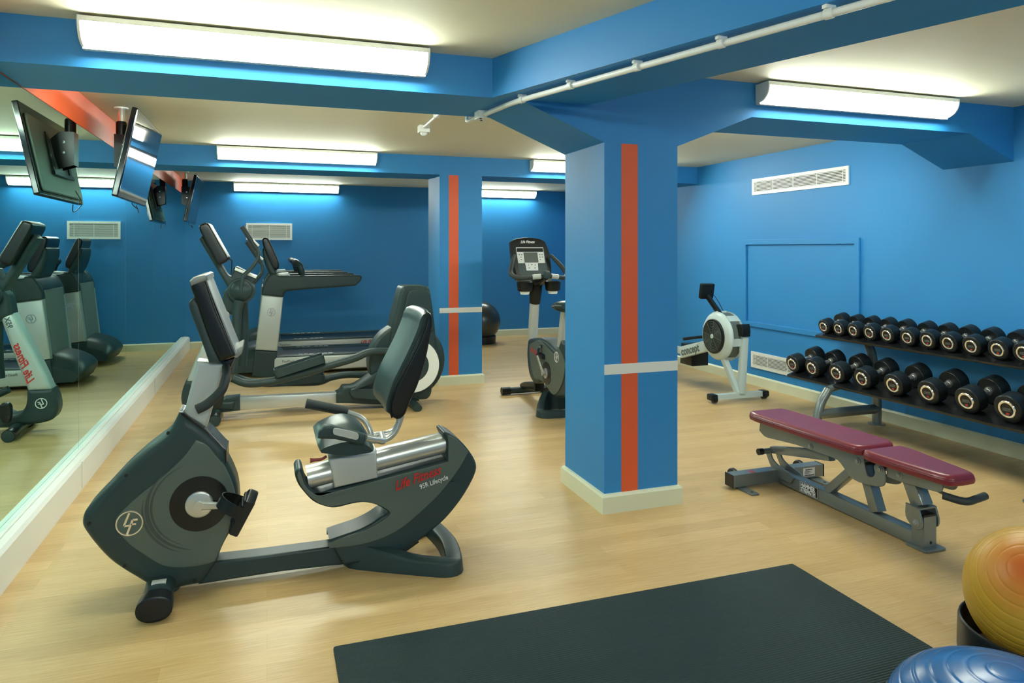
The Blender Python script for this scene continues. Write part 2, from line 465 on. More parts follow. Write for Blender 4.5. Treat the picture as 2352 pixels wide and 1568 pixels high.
fitting(2.70, 4.17, 3.41, 'curved fluorescent fitting on the near beam right of the pillar, above the dumbbells')
fitting(-.435, 1.033, 7.15, 'curved fluorescent fitting on the second beam above the elliptical machine')
fitting(2.70, 4.17, 7.15, 'curved fluorescent fitting on the second beam, partly hidden by the near pillar')
fitting(-.45, 1.02, YF, 'curved fluorescent fitting on the far wall above the air vent and treadmills')
fitting(2.74, 4.20, YF, 'curved fluorescent fitting on the far wall above the upright bike')
fitting(-.73, .73, 3.94, 'curved fluorescent fitting on the rear face of the near beam, hidden behind it, left', s=1)
fitting(2.70, 4.17, 3.94, 'curved fluorescent fitting on the rear face of the near beam, hidden behind it, right', s=1)
fitting(-.40, 1.07, YB, 'added unseen fluorescent fitting on the front wall behind the camera, left', s=1, dm=DIFF2)  # this pair is added, out of view, to light near pillar and foreground
fitting(2.60, 4.07, YB, 'added unseen fluorescent fitting on the front wall behind the camera, right', s=1, dm=DIFF2)

# air vents
def vent(u0, u1, z0, z1, ax, d, n, mull, label, back=DVOID, s=-1):
    r = thing('air_vent', (((u0+u1)/2, d, z0) if ax == 'Y' else (d, (u0+u1)/2, z0)), label, 'vent', 'white air vents')
    def B(mb, a, b_, c, e, t0, t1):
        t0, t1 = d + s * t0, d + s * t1
        lo, hi = min(t0, t1), max(t0, t1)
        return mb.box(a, b_, lo, hi, c, e) if ax == 'Y' else mb.box(lo, hi, a, b_, c, e)
    w_ = .030; f = MB()
    B(f, u0, u1, z0, z0 + w_, .0, .012); B(f, u0, u1, z1 - w_, z1, .0, .012)
    B(f, u0, u0 + w_, z0 + w_, z1 - w_, .0, .012); B(f, u1 - w_, u1, z0 + w_, z1 - w_, .0, .012)
    f.build('frame', WHITE, r, flat=True)
    B(MB(), u0 + w_, u1 - w_, z0 + w_, z1 - w_, .0005, .0015).build('backing', back, r, flat=True)
    g = MB(); H = z1 - z0 - 2 * w_
    for k in range(n):
        zc = z0 + w_ + H * (k + .5) / n
        B(g, u0 + w_, u1 - w_, zc - H / n * .26, zc + H / n * .22, .003, .010)
    for q in mull: B(g, u0 + (u1-u0)*q - .003, u0 + (u1-u0)*q + .003, z0 + w_, z1 - w_, .010, .012)
    g.build('louvres', WHITE, r, flat=True)
vent(-.286, .354, 1.556, 1.80, 'Y', YF, 13, (.13, .50, .87), 'white rectangular air vent on the far blue wall behind the treadmills', VENTBACK)
vent(4.846, 6.141, 1.985, 2.152, 'X', XR, 8, (.05, .29, .53, .75, .95), 'long white air vent high on the right wall above the panel moulding')
vent(4.86, 6.157, .183, .349, 'X', XR, 8, (.30, .58, .80, .95), 'long white air vent low on the right wall behind the dumbbell rack')

# conduit with clips, junction box and motion sensor
cr_ = thing('cable_conduit', (1.18, 3.35, 2.165), 'white cable conduit clipped along the underside of the angled beam', 'conduit')
MB().tube([(1.135, 3.70, 2.163), (1.155, 3.55, 2.163), (1.190, 3.33, 2.163), (1.293, 2.99, 2.163), (1.80, 1.38, 2.163), (2.25, 0.0, 2.163)], .0135, n=12).build('pipe', WHITE, cr_)
for (x, y) in ((1.200, 3.29), (1.305, 2.934), (1.428, 2.543), (1.552, 2.153), (1.675, 1.766)):
    c = MB(); c.tube([(x - .004, y + .012, 2.163), (x + .004, y - .012, 2.163)], .0175, n=12); c.box(x - .020, x + .020, y - .009, y + .009, 2.178, 2.19)
    c.build('clip', WHITE, cr_)
jb = thing('junction_box', (1.128, 3.75, 2.15), 'small white junction box under the beam where the conduit turns', 'box')
j = MB(); j.prism(rrect(.055, .095, .010, 3, 1.128, 3.76), 'Z', 2.145, 2.19, .004, 2); j.build('body', WHITE, jb)
for q in ((1.118, 3.735, 2.143), (1.138, 3.79, 2.143)): MB().lathe([(.0, -.002), (.006, -.002), (.006, .003), (.0, .003)], q, n=14).build('screw_hole', DARK2, jb)
ms = thing('motion_sensor', (1.165, 5.45, ZC), 'white ceiling motion sensor on a short conduit behind the near beam', 'sensor')
MB().tube([(1.118, 3.80, 2.163), (1.10, 3.94, 2.163), (1.105, 3.965, 2.20), (1.11, 3.968, 2.30), (1.12, 4.03, 2.368), (1.135, 4.5, 2.372), (1.158, 5.40, 2.372)], .011, n=10).build('pipe', WHITE, ms)
c = MB(); c.box(1.128, 1.168, 4.94, 4.955, 2.362, 2.39); c.build('clip', WHITE, ms)
MB().prism(rrect(.085, .085, .008, 3, 1.165, 5.45), 'Z', 2.335, 2.39, .004, 2).build('body', WHITE, ms)
c = MB(); c.lathe([(.0, -.026), (.014, -.024), (.024, -.014), (.027, 0), (.0, .001)], (1.165, 5.45, 2.336), n=20); c.build('lens', WHITE, ms)

# ---------------------------------------------------------------- televisions
def television(yc, xp, label, tilt=11.7):
    r = thing('television', (xp, yc, ZC), label, 'television', 'televisions hung from the ceiling')
    MB().tube([(xp, yc, ZC), (xp, yc, 2.28)], .022, smooth=False, n=18).build('pole', CHROME, r)
    c = MB(); c.lathe([(.0, .0), (.045, 0), (.045, .008), (.0, .008)], (xp, yc, ZC - .008), n=20); c.build('ceiling_plate', WHITE, r)
    c = MB(); c.lathe([(.0, 0), (.030, 0), (.034, .02), (.034, .11), (.028, .12), (.0, .12)], (xp, yc, 2.175), n=20); c.build('pole_clamp', DARK2, r)
    # bracket: two cheek plates, joined at the front
    br = MB()
    pl = [(xp - .035, 2.20), (xp + .050, 2.20), (xp + .110, 2.14), (xp + .055, 1.95), (xp - .035, 1.98)]
    for s in (-1, 1): br.prism(pl, 'Y', yc + s * .055 - .003, yc + s * .055 + .003)
    br.box(xp - .035, xp - .030, yc - .055, yc + .055, 1.98, 2.20)
    br.build('bracket', DARK2, r, flat=True)
    for s in (-1, 1):
        for z in (2.13, 2.06): MB().lathe([(.0, -.005), (.009, -.004), (.009, .004), (.0, .005)], (xp + .025, yc + s * .061, z), 'Y', 12).build('bolt', CHROME, r)
    t = math.radians(tilt)
    # panel frame: origin at the centre of the screen, x' = outward normal, z' = up along the panel
    M4 = Matrix.Translation((xp + .128, yc, 2.022)) @ Matrix.Rotation(t, 4, 'Y')
    W, Hh = 1.07, .570
    body = MB(M4); body.prism(rrect(W, Hh, .012, 3), 'X', -.035, 0.0, .006, 2)
    body.build('casing', GLOSS, r)
    scn = MB(M4); scn.prism(rrect(W - .03, Hh - .045, .003, 1, 0, .006), 'X', 0.0, .002); scn.build('screen', SCREEN, r, flat=True)
    bk = MB(M4); bk.prism(rrect(W * .90, Hh * .84, .03, 3, 0, -.02), 'X', -.050, -.034, .010, 3); bk.build('rear_cover', TVBACK, r)
    st = MB(M4); st.box(-.068, -.061, -.22, -.16, -.12, .14); st.box(-.068, -.061, .16, .22, -.12, .14); st.box(-.075, -.062, -.24, .24, -.14, -.115)
    st.build('mounting_rails', DARK2, r, flat=True)
    cb = MB(); q = M4 @ Vector((-.05, .30, -.20))
    cb.tube([q, q + Vector((-.03, .05, -.08)), q + Vector((.0, .10, -.12)), q + Vector((.02, .03, -.15)), q + Vector((.01, -.02, -.10))], .003, n=6)
    cb.build('cable', DARK2, r)
    return r
television(5.44, -.943, 'wide flat television hung from the ceiling, nearer of the two, tilted down')
television(9.66, -.968, 'flat television hung from the ceiling in the far left corner, smaller in view')

# ---------------------------------------------------------------- recumbent bike
RB = thing('recumbent_bike', (0.05, 3.24, 0), 'large dark grey recumbent exercise bike in the left foreground, closest machine', 'exercise bike')
Y0, Y1 = 3.15, 3.33
front = [(-0.338,0.757,1),(-0.349,0.731),(-0.379,0.676),(-0.421,0.643),(-0.471,0.604),(-0.535,0.546),(-0.572,0.506),(-0.609,0.465),(-0.652,0.419),(-0.679,0.383),(-0.687,0.341),(-0.670,0.301),(-0.634,0.243),(-0.592,0.187),(-0.548,0.144),(-0.498,0.102),(-0.440,0.058),(-0.362,0.033),(-0.315,0.036),(-0.254,0.039,1),(-0.195,0.122,1),(-0.183,0.162),(-0.161,0.208),(-0.126,0.267),(-0.110,0.319),(-0.110,0.367),(-0.117,0.430),(-0.134,0.484),(-0.156,0.534,1),(-0.158,0.570),(-0.169,0.597),(-0.239,0.677),(-0.308,0.736,1)]
FS = MB().prism(cr(front, 4), 'Y', Y0, Y1, .035, 4).build('front_shroud', DARK, RB)
pan = [(-0.275,0.640,1),(-0.314,0.583),(-0.356,0.539),(-0.434,0.473),(-0.496,0.426),(-0.537,0.386),(-0.563,0.354),(-0.567,0.331),(-0.555,0.296),(-0.515,0.242),(-0.460,0.191),(-0.407,0.148),(-0.361,0.129),(-0.296,0.121),(-0.235,0.123),(-0.202,0.131,1),(-0.182,0.175),(-0.161,0.226),(-0.137,0.281),(-0.124,0.334),(-0.124,0.388),(-0.132,0.435),(-0.164,0.516),(-0.202,0.572),(-0.235,0.616)]
PN = MB().prism(cr(pan, 4), 'Y', Y0 - .006, Y0 + .01, .006, 2).build('side_panel', GREY, RB)
MB().prism(cr(pan, 4), 'Y', Y1 - .01, Y1 + .006, .006, 2).build('side_panel', GREY, RB)
hc = [(-0.261,0.377),(-0.266,0.378),(-0.105,0.331),(-0.516,0.330)]
hx, hz = hc[0]
for (s, yy) in ((-1, Y0 - .006), (1, Y1 + .006)):
    c = MB(); c.lathe([(.0, 0), (.112, 0), (.112, s * .003), (.060, s * .006), (.0, s * .006)], (hx, yy, hz), 'Y', 48); c.build('crank_cover', DARK2, RB)
    c = MB(); c.lathe([(.0, 0), (.053, 0), (.053, s * .008), (.046, s * .013), (.0, s * .013)], (hx, yy + s * .004, hz), 'Y', 40); hub = c.build('crank_hub', BRUSH, RB)
# crank arms and pedals
def crank(parent, side_y, s, ang, hx, hz, L=.178, ax='Y'):
    dx, dz = math.cos(ang) * L, math.sin(ang) * L
    if ax == 'Y':
        a, b_ = Vector((hx, side_y + s*.028, hz)), Vector((hx + dx, side_y + s*.040, hz + dz)); sd = (0, 1, 0)
    else:
        a, b_ = Vector((side_y + s*.028, hx, hz)), Vector((side_y + s*.040, hx + dx, hz + dz)); sd = (1, 0, 0)
    c = MB(); q = rrect(.016, .032, .007, 3)
    t = (b_ - a).normalized(); S = Vector(sd); U = S.cross(t).normalized()
    rings = []
    for k, sc in ((0, 1.15), (.08, 1.1), (.5, .85), (.92, .9), (1.0, .8)): rings.append([a + (b_-a)*k + S*p + U*(w_*sc) for p, w_ in q])
    c.loft(rings)
    c.lathe([(.0, -.012), (.018, -.012), (.018, .012), (.0, .012)], tuple(a), ax, 20)
    return c.build('crank_arm', BRUSH, parent), b_
arm, pe = crank(RB, Y0, -1, -.10, hx, hz, .168)
arm2, pe2 = crank(RB, Y1, 1, PI - .10, hx, hz, .168)
def pedal(parent, p, s, tilt, ax='Y', strap_up=False):
    R_ = Matrix.Rotation(tilt, 4, 'Y') if ax == 'Y' else Matrix.Rotation(tilt, 4, 'X')
    T = Matrix.Translation(p) @ R_ @ Matrix.Scale(1.30, 4)
    if ax == 'X': T = T @ Matrix.Rotation(PI/2, 4, 'Z')
    y0, y1 = sorted((s * .012, s * .112))
    b_ = MB(T); b_.prism(cr([(-.055, y0, 1), (-.062, (y0+y1)/2), (-.050, y1, 1), (.048, y1, 1), (.075, (y0+y1)/2), (.050, y0, 1)], 4), 'Z', -.016, .014, .006, 2)
    for k in range(6): b_.box(-.045 + k*.017, -.037 + k*.017, y0 + .008, y1 - .008, .013, .017)
    o = b_.build('pedal', BLACKRUB, parent)
    st = MB(T)
    n = 12; path = []
    for k in range(n + 1):
        a = PI * k / n
        path.append((0.012, (y0+y1)/2 - (y1-y0)/2 * 1.06 * math.cos(a), .010 + .072 * math.sin(a) ** .8))
    w_ = .036
    for (p0, p1) in zip(path[:-1], path[1:]):
        st.add([(p0[0]-w_/2, p0[1], p0[2]), (p0[0]+w_/2, p0[1], p0[2]), (p1[0]+w_/2, p1[1], p1[2]), (p1[0]-w_/2, p1[1], p1[2]),
                (p0[0]-w_/2, p0[1], p0[2]-.004), (p0[0]+w_/2, p0[1], p0[2]-.004), (p1[0]+w_/2, p1[1], p1[2]-.004), (p1[0]-w_/2, p1[1], p1[2]-.004)],
               [(0,1,2,3),(7,6,5,4),(0,4,5,1),(3,2,6,7),(0,3,7,4),(1,5,6,2)])
    st.build('strap', DARK2, o)
    return o
pedal(RB, pe, -1, math.radians(-62))
pedal(RB, pe2, 1, math.radians(20))
badge(RB, (hc[3][0], Y0 - .008, hc[3][1]), .047)
for (u, v) in [(-0.378,0.675),(-0.530,0.519),(-0.680,0.344),(-0.535,0.160),(-0.281,0.060),(-0.187,0.509)]:
    c = MB(); c.lathe([(.0, -.001), (.0065, -.001), (.0065, .01), (.0, .01)], (u + (.022 if u < -.66 else 0), Y0 - .002, v), 'Y', 14); c.build('screw_hole', DVOID, RB)
# printed swoosh marks on the panel
sw = MB()
for (r0, a0, a1, wd) in ((.185, 130, 262, .007), (.170, 110, 250, .004), (.200, 168, 250, .005)):
    n = 26; vs = []; fs = []
    for k in range(n + 1):
        t = k / n; a = math.radians(a0 + (a1 - a0) * t); h_ = wd * math.sin(PI * t) + .0004
        for q in (r0 - h_, r0 + h_):
            for yy in (Y0 - .0068, Y0 - .0058): vs.append((hx + q * math.cos(a) * 1.05, yy, hz + q * math.sin(a)))
        if k: o = 4*(k-1); fs += [(o, o+2, o+6, o+4), (o+1, o+5, o+7, o+3), (o, o+4, o+5, o+1), (o+2, o+3, o+7, o+6)]
    sw.add(vs, fs)
sw.build('swoosh_print', mat('dark_swoosh_print', (.045, .06, .055), .4), PN)
# front stabiliser
xs_ = -.405
fsb = MB(); fsb.loft([[(xs_ + w_ * .5 * a, y, .052 + dz + h_ * .5 * b_) for a, b_ in rrect(2, 2, .9, 5)] for y, w_, h_, dz in ((3.03, .10, .075, .005), (3.06, .105, .08, .005), (3.24, .12, .09, .01), (3.39, .105, .08, .005), (3.41, .10, .075, .005))])
FB = fsb.build('front_stabilizer', DARK, RB)
for s in (-1, 1):
    yy = [3.24 + s * q for q in (.190, .200, .25, .273, .28)]
    c = MB(); c.loft([[(xs_ + w_ * .5 * a, y, .052 + h_ * .5 * b_) for a, b_ in rrect(2, 2, .9, 5)] for y, w_, h_ in zip(yy, (.108, .122, .130, .128, .10), (.082, .094, .100, .096, .07))])
    c.build('foot_cap', BLACKRUB, RB)
MB().prism([(xs_ - .026, 3.085), (xs_ + .026, 3.085), (xs_ + .026, 3.118), (xs_ - .026, 3.118)], 'Z', .094, .1005).build('sticker', STICK, FB, flat=True)
MB().prism(cr([(-0.451,0.094,1),(-0.443,0.031),(-0.356,0.015),(-0.324,0.056,1)], 4), 'Y', 3.17, 3.31, .01, 2).build('stabilizer_mount', DARK, RB)
# beam, rear shroud
beam = [(-0.270,0.024,1),(-0.212,0.112,1),(-0.023,0.108,1),(0.294,0.107,1),(0.342,0.019,1),(0.066,0.028,1)]
MB().prism(cr(beam, 3), 'Y', 3.19, 3.29, .012, 3).build('beam', DARK, RB)
rear = [(0.257,0.149,1),(0.316,0.162),(0.381,0.176),(0.436,0.196),(0.480,0.220),(0.513,0.237),(0.486,0.262),(0.451,0.282),(0.407,0.295),(0.360,0.295),(0.285,0.286),(0.237,0.298),(0.189,0.326),(0.153,0.368),(0.126,0.409),(0.113,0.453),(0.122,0.471),(0.137,0.475),(0.147,0.461),(0.160,0.411),(0.187,0.374),(0.218,0.355),(0.264,0.363),(0.469,0.394),(0.784,0.445,1),(0.784,0.529,1),(0.768,0.567),(0.778,0.576),(0.809,0.563),(0.850,0.529),(0.892,0.479),(0.920,0.432),(0.928,0.396),(0.916,0.357),(0.886,0.303),(0.838,0.238),(0.778,0.176),(0.718,0.132),(0.650,0.089),(0.576,0.060),(0.492,0.039),(0.409,0.031),(0.316,0.032,1)]
MB().prism(cr(rear, 3), 'Y', 3.16, 3.32, .014, 3).build('rear_shroud', DARK, RB)
rp = [(0.258,0.140,1),(0.338,0.160),(0.395,0.172),(0.452,0.191),(0.500,0.216),(0.522,0.239),(0.491,0.268),(0.452,0.288),(0.406,0.303),(0.359,0.305),(0.284,0.297),(0.236,0.306),(0.192,0.336),(0.160,0.370),(0.136,0.408),(0.124,0.447),(0.131,0.465),(0.140,0.449),(0.154,0.403),(0.183,0.369),(0.218,0.350),(0.264,0.358),(0.467,0.389),(0.790,0.441,1),(0.790,0.531,1),(0.786,0.561),(0.811,0.553),(0.842,0.526),(0.886,0.478,1),(0.836,0.398),(0.747,0.297),(0.654,0.221),(0.575,0.166),(0.491,0.132),(0.380,0.114),(0.258,0.116,1)]
MB().prism(cr(rp, 3), 'Y', 3.154, 3.17, .003, 2).build('rear_panel', GREY, RB)
MB().prism(cr(rp, 3), 'Y', 3.31, 3.326, .003, 2).build('rear_panel', GREY, RB)
# aluminium seat rail and carriage
ra = [(0.169,0.411),(0.790,0.509)]
(ax0, az0), (ax1, az1) = ra
def oval(c0, c1, w_, h_, n=24):
    c0, c1 = Vector(c0), Vector(c1); t = (c1 - c0).normalized(); S = Vector((0, 1, 0)); U = t.cross(S)
    return [[p + S * (w_ * math.copysign(abs(math.cos(2*PI*k/n))**.7, math.cos(2*PI*k/n))) + U * (h_ * math.sin(2*PI*k/n)) for k in range(n)] for p in (c0, c1)]
MB().loft(oval((ax0, 3.24, az0), (ax1, 3.24, az1), .062, .047)).build('seat_rail', BRUSH, RB)
blk = [(0.256,0.502,1),(0.464,0.522,1),(0.469,0.395,1),(0.280,0.371,1)]
MB().prism(blk, 'Y', 3.165, 3.315, .012, 3).build('seat_carriage', SILVER, RB)
MB().tube([(x, 3.15, z) for x, z in [(0.245,0.521),(0.223,0.510),(0.194,0.509),(0.176,0.509)]], [.006, .006, .007, .011], n=10).build('adjust_lever', LEVER, RB)
# seat cushion: side outlines lofted across the width
so = [(0.200,0.605,1),(0.224,0.630),(0.281,0.657),(0.335,0.662),(0.387,0.640),(0.422,0.600),(0.442,0.556,1),(0.430,0.543,1),(0.335,0.534),(0.258,0.557),(0.204,0.583,1)]
so = cr(so, 4); zb = min(z for _, z in so)
st = MB(); rings = []
for k in range(13):
    t = -1 + 2 * k / 12; y = 3.245 + .205 * t; sc = (1 - abs(t) ** 3.2 * .55); sx_ = 1 - abs(t) ** 6 * .10; xm = sum(x for x, _ in so) / len(so)
    rings.append([(xm + (x - xm) * sx_, y, zb + .012*abs(t)**3 + (z - zb) * sc) for x, z in so])
st.loft(rings); st.build('seat', VINYL, RB)
# backrest: padded shell lofted across the width
bf = [(0.483,0.709,1),(0.481,0.746),(0.493,0.789),(0.510,0.841),(0.536,0.894),(0.588,0.998),(0.624,1.084),(0.634,1.120),(0.649,1.144),(0.669,1.149),(0.683,1.132),(0.684,1.097),(0.677,1.049),(0.653,0.931),(0.618,0.824),(0.584,0.752),(0.563,0.703),(0.544,0.685),(0.512,0.688,1)]
bf = cr(bf, 4)
xm = sum(x for x, _ in bf)/len(bf); zm = sum(z for _, z in bf)/len(bf)
bk = MB(); rings = []
for k in range(15):
    t = -1 + 2 * k / 14; y = 3.245 + .20 * t; e = abs(t) ** 5; rings.append([])
    for x, z in bf:
        rings[-1].append((x + (xm + (z - zm) * .30 - x) * .10 * e + .014 * (1 - abs(t) ** 2), y, zm + (z - zm) * (1 - .05 * e)))
bk.loft(rings); bko = bk.build('backrest', VINYL, RB)
mid = [(0.507,0.693),(0.498,0.737),(0.516,0.811),(0.558,0.893),(0.625,1.023),(0.654,1.108),(0.660,1.144)]
bsh = cr([(0.508,0.692,1),(0.498,0.736),(0.517,0.810),(0.559,0.893),(0.626,1.023),(0.655,1.108),(0.665,1.144,1),(0.681,1.132),(0.686,1.097),(0.679,1.049),(0.655,0.931),(0.620,0.824),(0.586,0.752),(0.565,0.702),(0.544,0.683),(0.527,0.683,1)], 3)
MB().prism([(x + .004, z) for x, z in bsh], 'Y', 3.036, 3.454, .014, 3).build('shaded_back_half', DARK2, bko)  # darker material puts the shade on the backrest's side into its colour
for s in (3.034, 3.456): MB().tube([(x + .002, s, z) for x, z in mid], .003, n=6).build('seam', DARK2, bko)
for s, pts in ((3.19, [(0.551,0.657),(0.545,0.624),(0.521,0.582),(0.480,0.560),(0.418,0.562)]), (3.29, [(0.576,0.638),(0.568,0.612),(0.548,0.579),(0.511,0.560),(0.447,0.558)])):
    MB().tube([(x + .02, s, z) for x, z in pts], .015, n=14).build('backrest_tube', BRUSH, RB)
MB().tube([(x, 3.28, z) for x, z in [(0.724,1.032),(0.684,0.889),(0.632,0.738),(0.581,0.620)]], .010, n=8).build('backrest_spine', BRUSH, RB)
# seat grips
gp = [(0.475,0.591),(0.451,0.608),(0.393,0.626),(0.321,0.654)]
MB().tube([(gp[0][0] + .01, 3.16, gp[0][1]), (gp[0][0], 3.06, gp[0][1] - .002), (gp[1][0] - .01, 3.02, gp[1][1]), (gp[2][0], 3.0, gp[2][1])], .014).build('grip_tube', BRUSH, RB)
gq = [(0.197,0.643,1),(0.203,0.673),(0.224,0.696,1),(0.251,0.693,1),(0.390,0.643,1),(0.386,0.599,1),(0.268,0.633,1)]
NG = MB().prism(cr(gq, 3), 'Y', 2.978, 3.022, .012, 3).build('hand_grip', DARK, RB)
MB().prism(cr([(0.263,0.683),(0.301,0.674),(0.356,0.655),(0.361,0.636),(0.351,0.626),(0.301,0.643),(0.263,0.656),(0.257,0.670)], 2), 'Y', 2.975, 2.98, .001, 1).build('pulse_plate', SILVER, NG)
fg = [(0.176,0.687),(0.358,0.634),(0.435,0.596),(0.473,0.540),(0.473,0.497),(0.452,0.467)]
MB().tube([(fg[1][0], 3.48, fg[1][1]), (fg[2][0], 3.48, fg[2][1]), (fg[3][0], 3.47, fg[3][1]), (fg[4][0], 3.44, fg[4][1]), (fg[5][0], 3.34, fg[5][1])], .014).build('grip_tube', BRUSH, RB)
MB().tube([(fg[0][0], 3.48, fg[0][1]), (fg[1][0] + .01, 3.48, fg[1][1])], .023, smooth=False).build('hand_grip', FOAM, RB)
# rear foot: closed loop on the floor
pl = [(.37, 3.24), (.45, 3.175), (.60, 3.085), (.745, 3.005), (.778, 3.02), (.805, 3.24), (.778, 3.46), (.745, 3.475), (.60, 3.395), (.45, 3.305)]
pc = cr([(a, b_) for a, b_ in pl], 4); rings = []
N = len(pc)
for i in range(N):
    p = Vector(pc[i]); t = (Vector(pc[(i+1) % N]) - Vector(pc[i-1])).normalized(); nrm = Vector((-t.y, t.x))
    hh = .060 + .055 * max(0, min(1, (.62 - p.x) / .26)); ring = []
    for (a, b_) in ((-.045, 0), (-.040, .8), (-.028, 1), (.028, 1), (.036, .85), (.042, 0)):
        q = p + nrm * a; ring.append((q.x, q.y, b_ * hh))
    rings.append(ring)
MB().loft(rings, close=True).build('rear_foot', DARK, RB, ang=50)
MB().prism([(0.414,0.008,1),(0.661,0.072,1),(0.600,0.037,1),(0.441,-0.022,1)], 'Y', 3.19, 3.29, .005, 2).build('foot_mount', DARK, RB)
# mast, console, handlebar
col_ = [(-0.274,0.955,1),(-0.322,0.749,1),(-0.330,0.730,1),(-0.238,0.672,1),(-0.167,0.938,1)]
MB().prism(col_, 'Y', 3.185, 3.295, .016, 3).build('console_mast', SILVER, RB)
MB().prism(cr([(-0.340,0.755,1),(-0.326,0.730),(-0.244,0.662),(-0.158,0.524,1),(-0.157,0.582,1),(-0.173,0.598),(-0.227,0.665),(-0.321,0.748,1)], 3), 'Y', 3.16, 3.32, .01, 2).build('accessory_tray', DARK2, RB)
cs = [(-0.291,1.288),(-0.275,1.301),(-0.237,1.310),(-0.229,1.297),(-0.190,1.170),(-0.121,0.994),(-0.126,0.980),(-0.180,0.961,1),(-0.208,1.019),(-0.245,1.126),(-0.274,1.223),(-0.288,1.263)]
CO = MB().prism(cr(cs, 3), 'Y', 3.08, 3.42, .018, 3).build('console', DARK2, RB)
MB().prism(cr([(-0.293,1.292,1),(-0.276,1.309),(-0.239,1.320),(-0.226,1.317,1),(-0.223,1.296,1),(-0.285,1.272,1)], 3), 'Y', 3.074, 3.426, .012, 3).build('top_cap', GREYSIL, CO)
sf = [(-0.237,1.301,1),(-0.229,1.302,1),(-0.116,0.995,1),(-0.124,0.989,1)]
MB().prism(sf, 'Y', 3.09, 3.41, .003, 2).build('console_face', GREYSIL, CO)
sc_ = [(-0.214,1.213,1),(-0.208,1.214,1),(-0.170,1.122,1),(-0.177,1.118,1)]
MB().prism(sc_, 'Y', 3.20, 3.30, .001, 1).build('screen_bezel', DARK2, CO)
MB().prism(cr([(-0.274,1.228,1),(-0.289,1.216),(-0.297,1.201),(-0.285,1.153),(-0.245,1.035),(-0.221,0.958,1),(-0.178,0.959,1),(-0.221,1.072),(-0.256,1.187)], 3), 'Y', 3.09, 3.41, .01, 2).build('rear_box', DARK, CO)
MB().prism(cr([(-0.133,0.987,1),(-0.122,1.002,1),(-0.096,1.016),(-0.098,0.988),(-0.115,0.971,1),(-0.127,0.970)], 3), 'Y', 3.13, 3.37, .005, 2).build('shelf', GREYSIL, CO)
MB().prism(cr([(-0.186,0.950,1),(-0.126,0.962,1),(-0.147,0.911,1),(-0.174,0.895,1)], 2), 'Y', 3.19, 3.29, .01, 2).build('console_neck', DARK2, RB)
for (s, yy) in ((-1, 3.24 - .04), (1, 3.24 + .04)):
    hb = [(-0.164,0.929),(-0.157,0.907),(-0.168,0.858),(-0.198,0.820),(-0.233,0.792),(-0.266,0.777)]
    MB().tube([(hb[0][0], yy, hb[0][1]), (hb[1][0], 3.24 + s*.10, hb[1][1])] + [(x, 3.24 + s * .16, z) for x, z in hb[2:]], [.015, .017, .019, .020, .020], n=14).build('handlebar', FOAM, RB)
# lettering
tb = [(0.544,0.334),(0.768,0.393),(0.657,0.331),(0.784,0.363)]
ang_ = Vector((tb[1][0] - tb[0][0], 0, tb[1][1] - tb[0][1] + .0))
text('brand_lettering', 'Life Fitness', .060, REDTXT, frame((tb[0][0], 3.149, tb[0][1] + .003), ang_, (0, -1, 0)), RB, shear=.45, sx=.80, bold=.0012)
text('model_lettering', '95R Lifecycle', .031, WTXT, frame((tb[2][0], 3.149, tb[2][1]), Vector((tb[3][0] - tb[2][0], 0, tb[3][1] - tb[2][1])), (0, -1, 0)), RB, bold=.0003, sx=.82)

# ---------------------------------------------------------------- elliptical trainer
EL = thing('elliptical_trainer', (.40, 6.38, 0), 'dark grey elliptical trainer with upright moving handles behind the recumbent bike', 'elliptical')
MB().prism(cr([(-0.439,0.088,1),(-0.395,0.128),(-0.325,0.181,1),(-0.213,0.184,1),(-0.213,0.067,1),(-0.385,0.062)], 3), 'Y', 6.31, 6.45, .012, 2).build('front_base', DARK, EL)
MB().prism([(-0.221,0.173,1),(0.588,0.159,1),(0.588,0.067,1),(-0.221,0.064,1)], 'Y', 6.33, 6.43, .010, 2).build('base_rail', BRUSH, EL)
for (yy, nm) in ((6.12, 0), (6.64, 1)):
    pass
e = MB(); e.tube([(-.395, 6.09, .045), (-.395, 6.38, .06), (-.395, 6.67, .045)], .042, n=16, sub=4); e.build('front_stabilizer', DARK, EL)
for s in (-1, 1):
    e = MB(); e.tube([(-.395, 6.38 + s * .17, .048), (-.395, 6.38 + s * .285, .046)], [.046, .046], smooth=False, n=16); e.build('foot_cap', BLACKRUB, EL)
# front column with curved foot
fc = [(-.365, .93, 1), (-.45, .74), (-.55, .52), (-.622, .33, 1), (-.462, .33, 1), (-.405, .50), (-.335, .72), (-.272, .93, 1)]
MB().prism(cr(fc, 3), 'Y', 6.30, 6.46, .03, 3).build('front_column', SILVER, EL)
MB().prism(cr([(-.626, .345, 1), (-.655, .26), (-.66, .17), (-.62, .10), (-.50, .075), (-.26, .075, 1), (-.24, .16, 1), (-.39, .165), (-.445, .22), (-.455, .345, 1)], 4), 'Y', 6.295, 6.465, .03, 3).build('column_boot', DARK, EL)
badge(EL, (-.552, 6.292, .235), .038, '-Y', WTXT)
text('brand_lettering', 'Life Fitness', .078, REDTXT, frame((-.462, 6.2985, .385), (.175, 0, .56), (0, -1, 0)), EL, shear=.45, bold=.002, sx=.9)
text('model_lettering', '95X', .05, DTXT, frame((-.335, 6.2985, .815), (.175, 0, .56), (0, -1, 0)), EL, bold=.001)
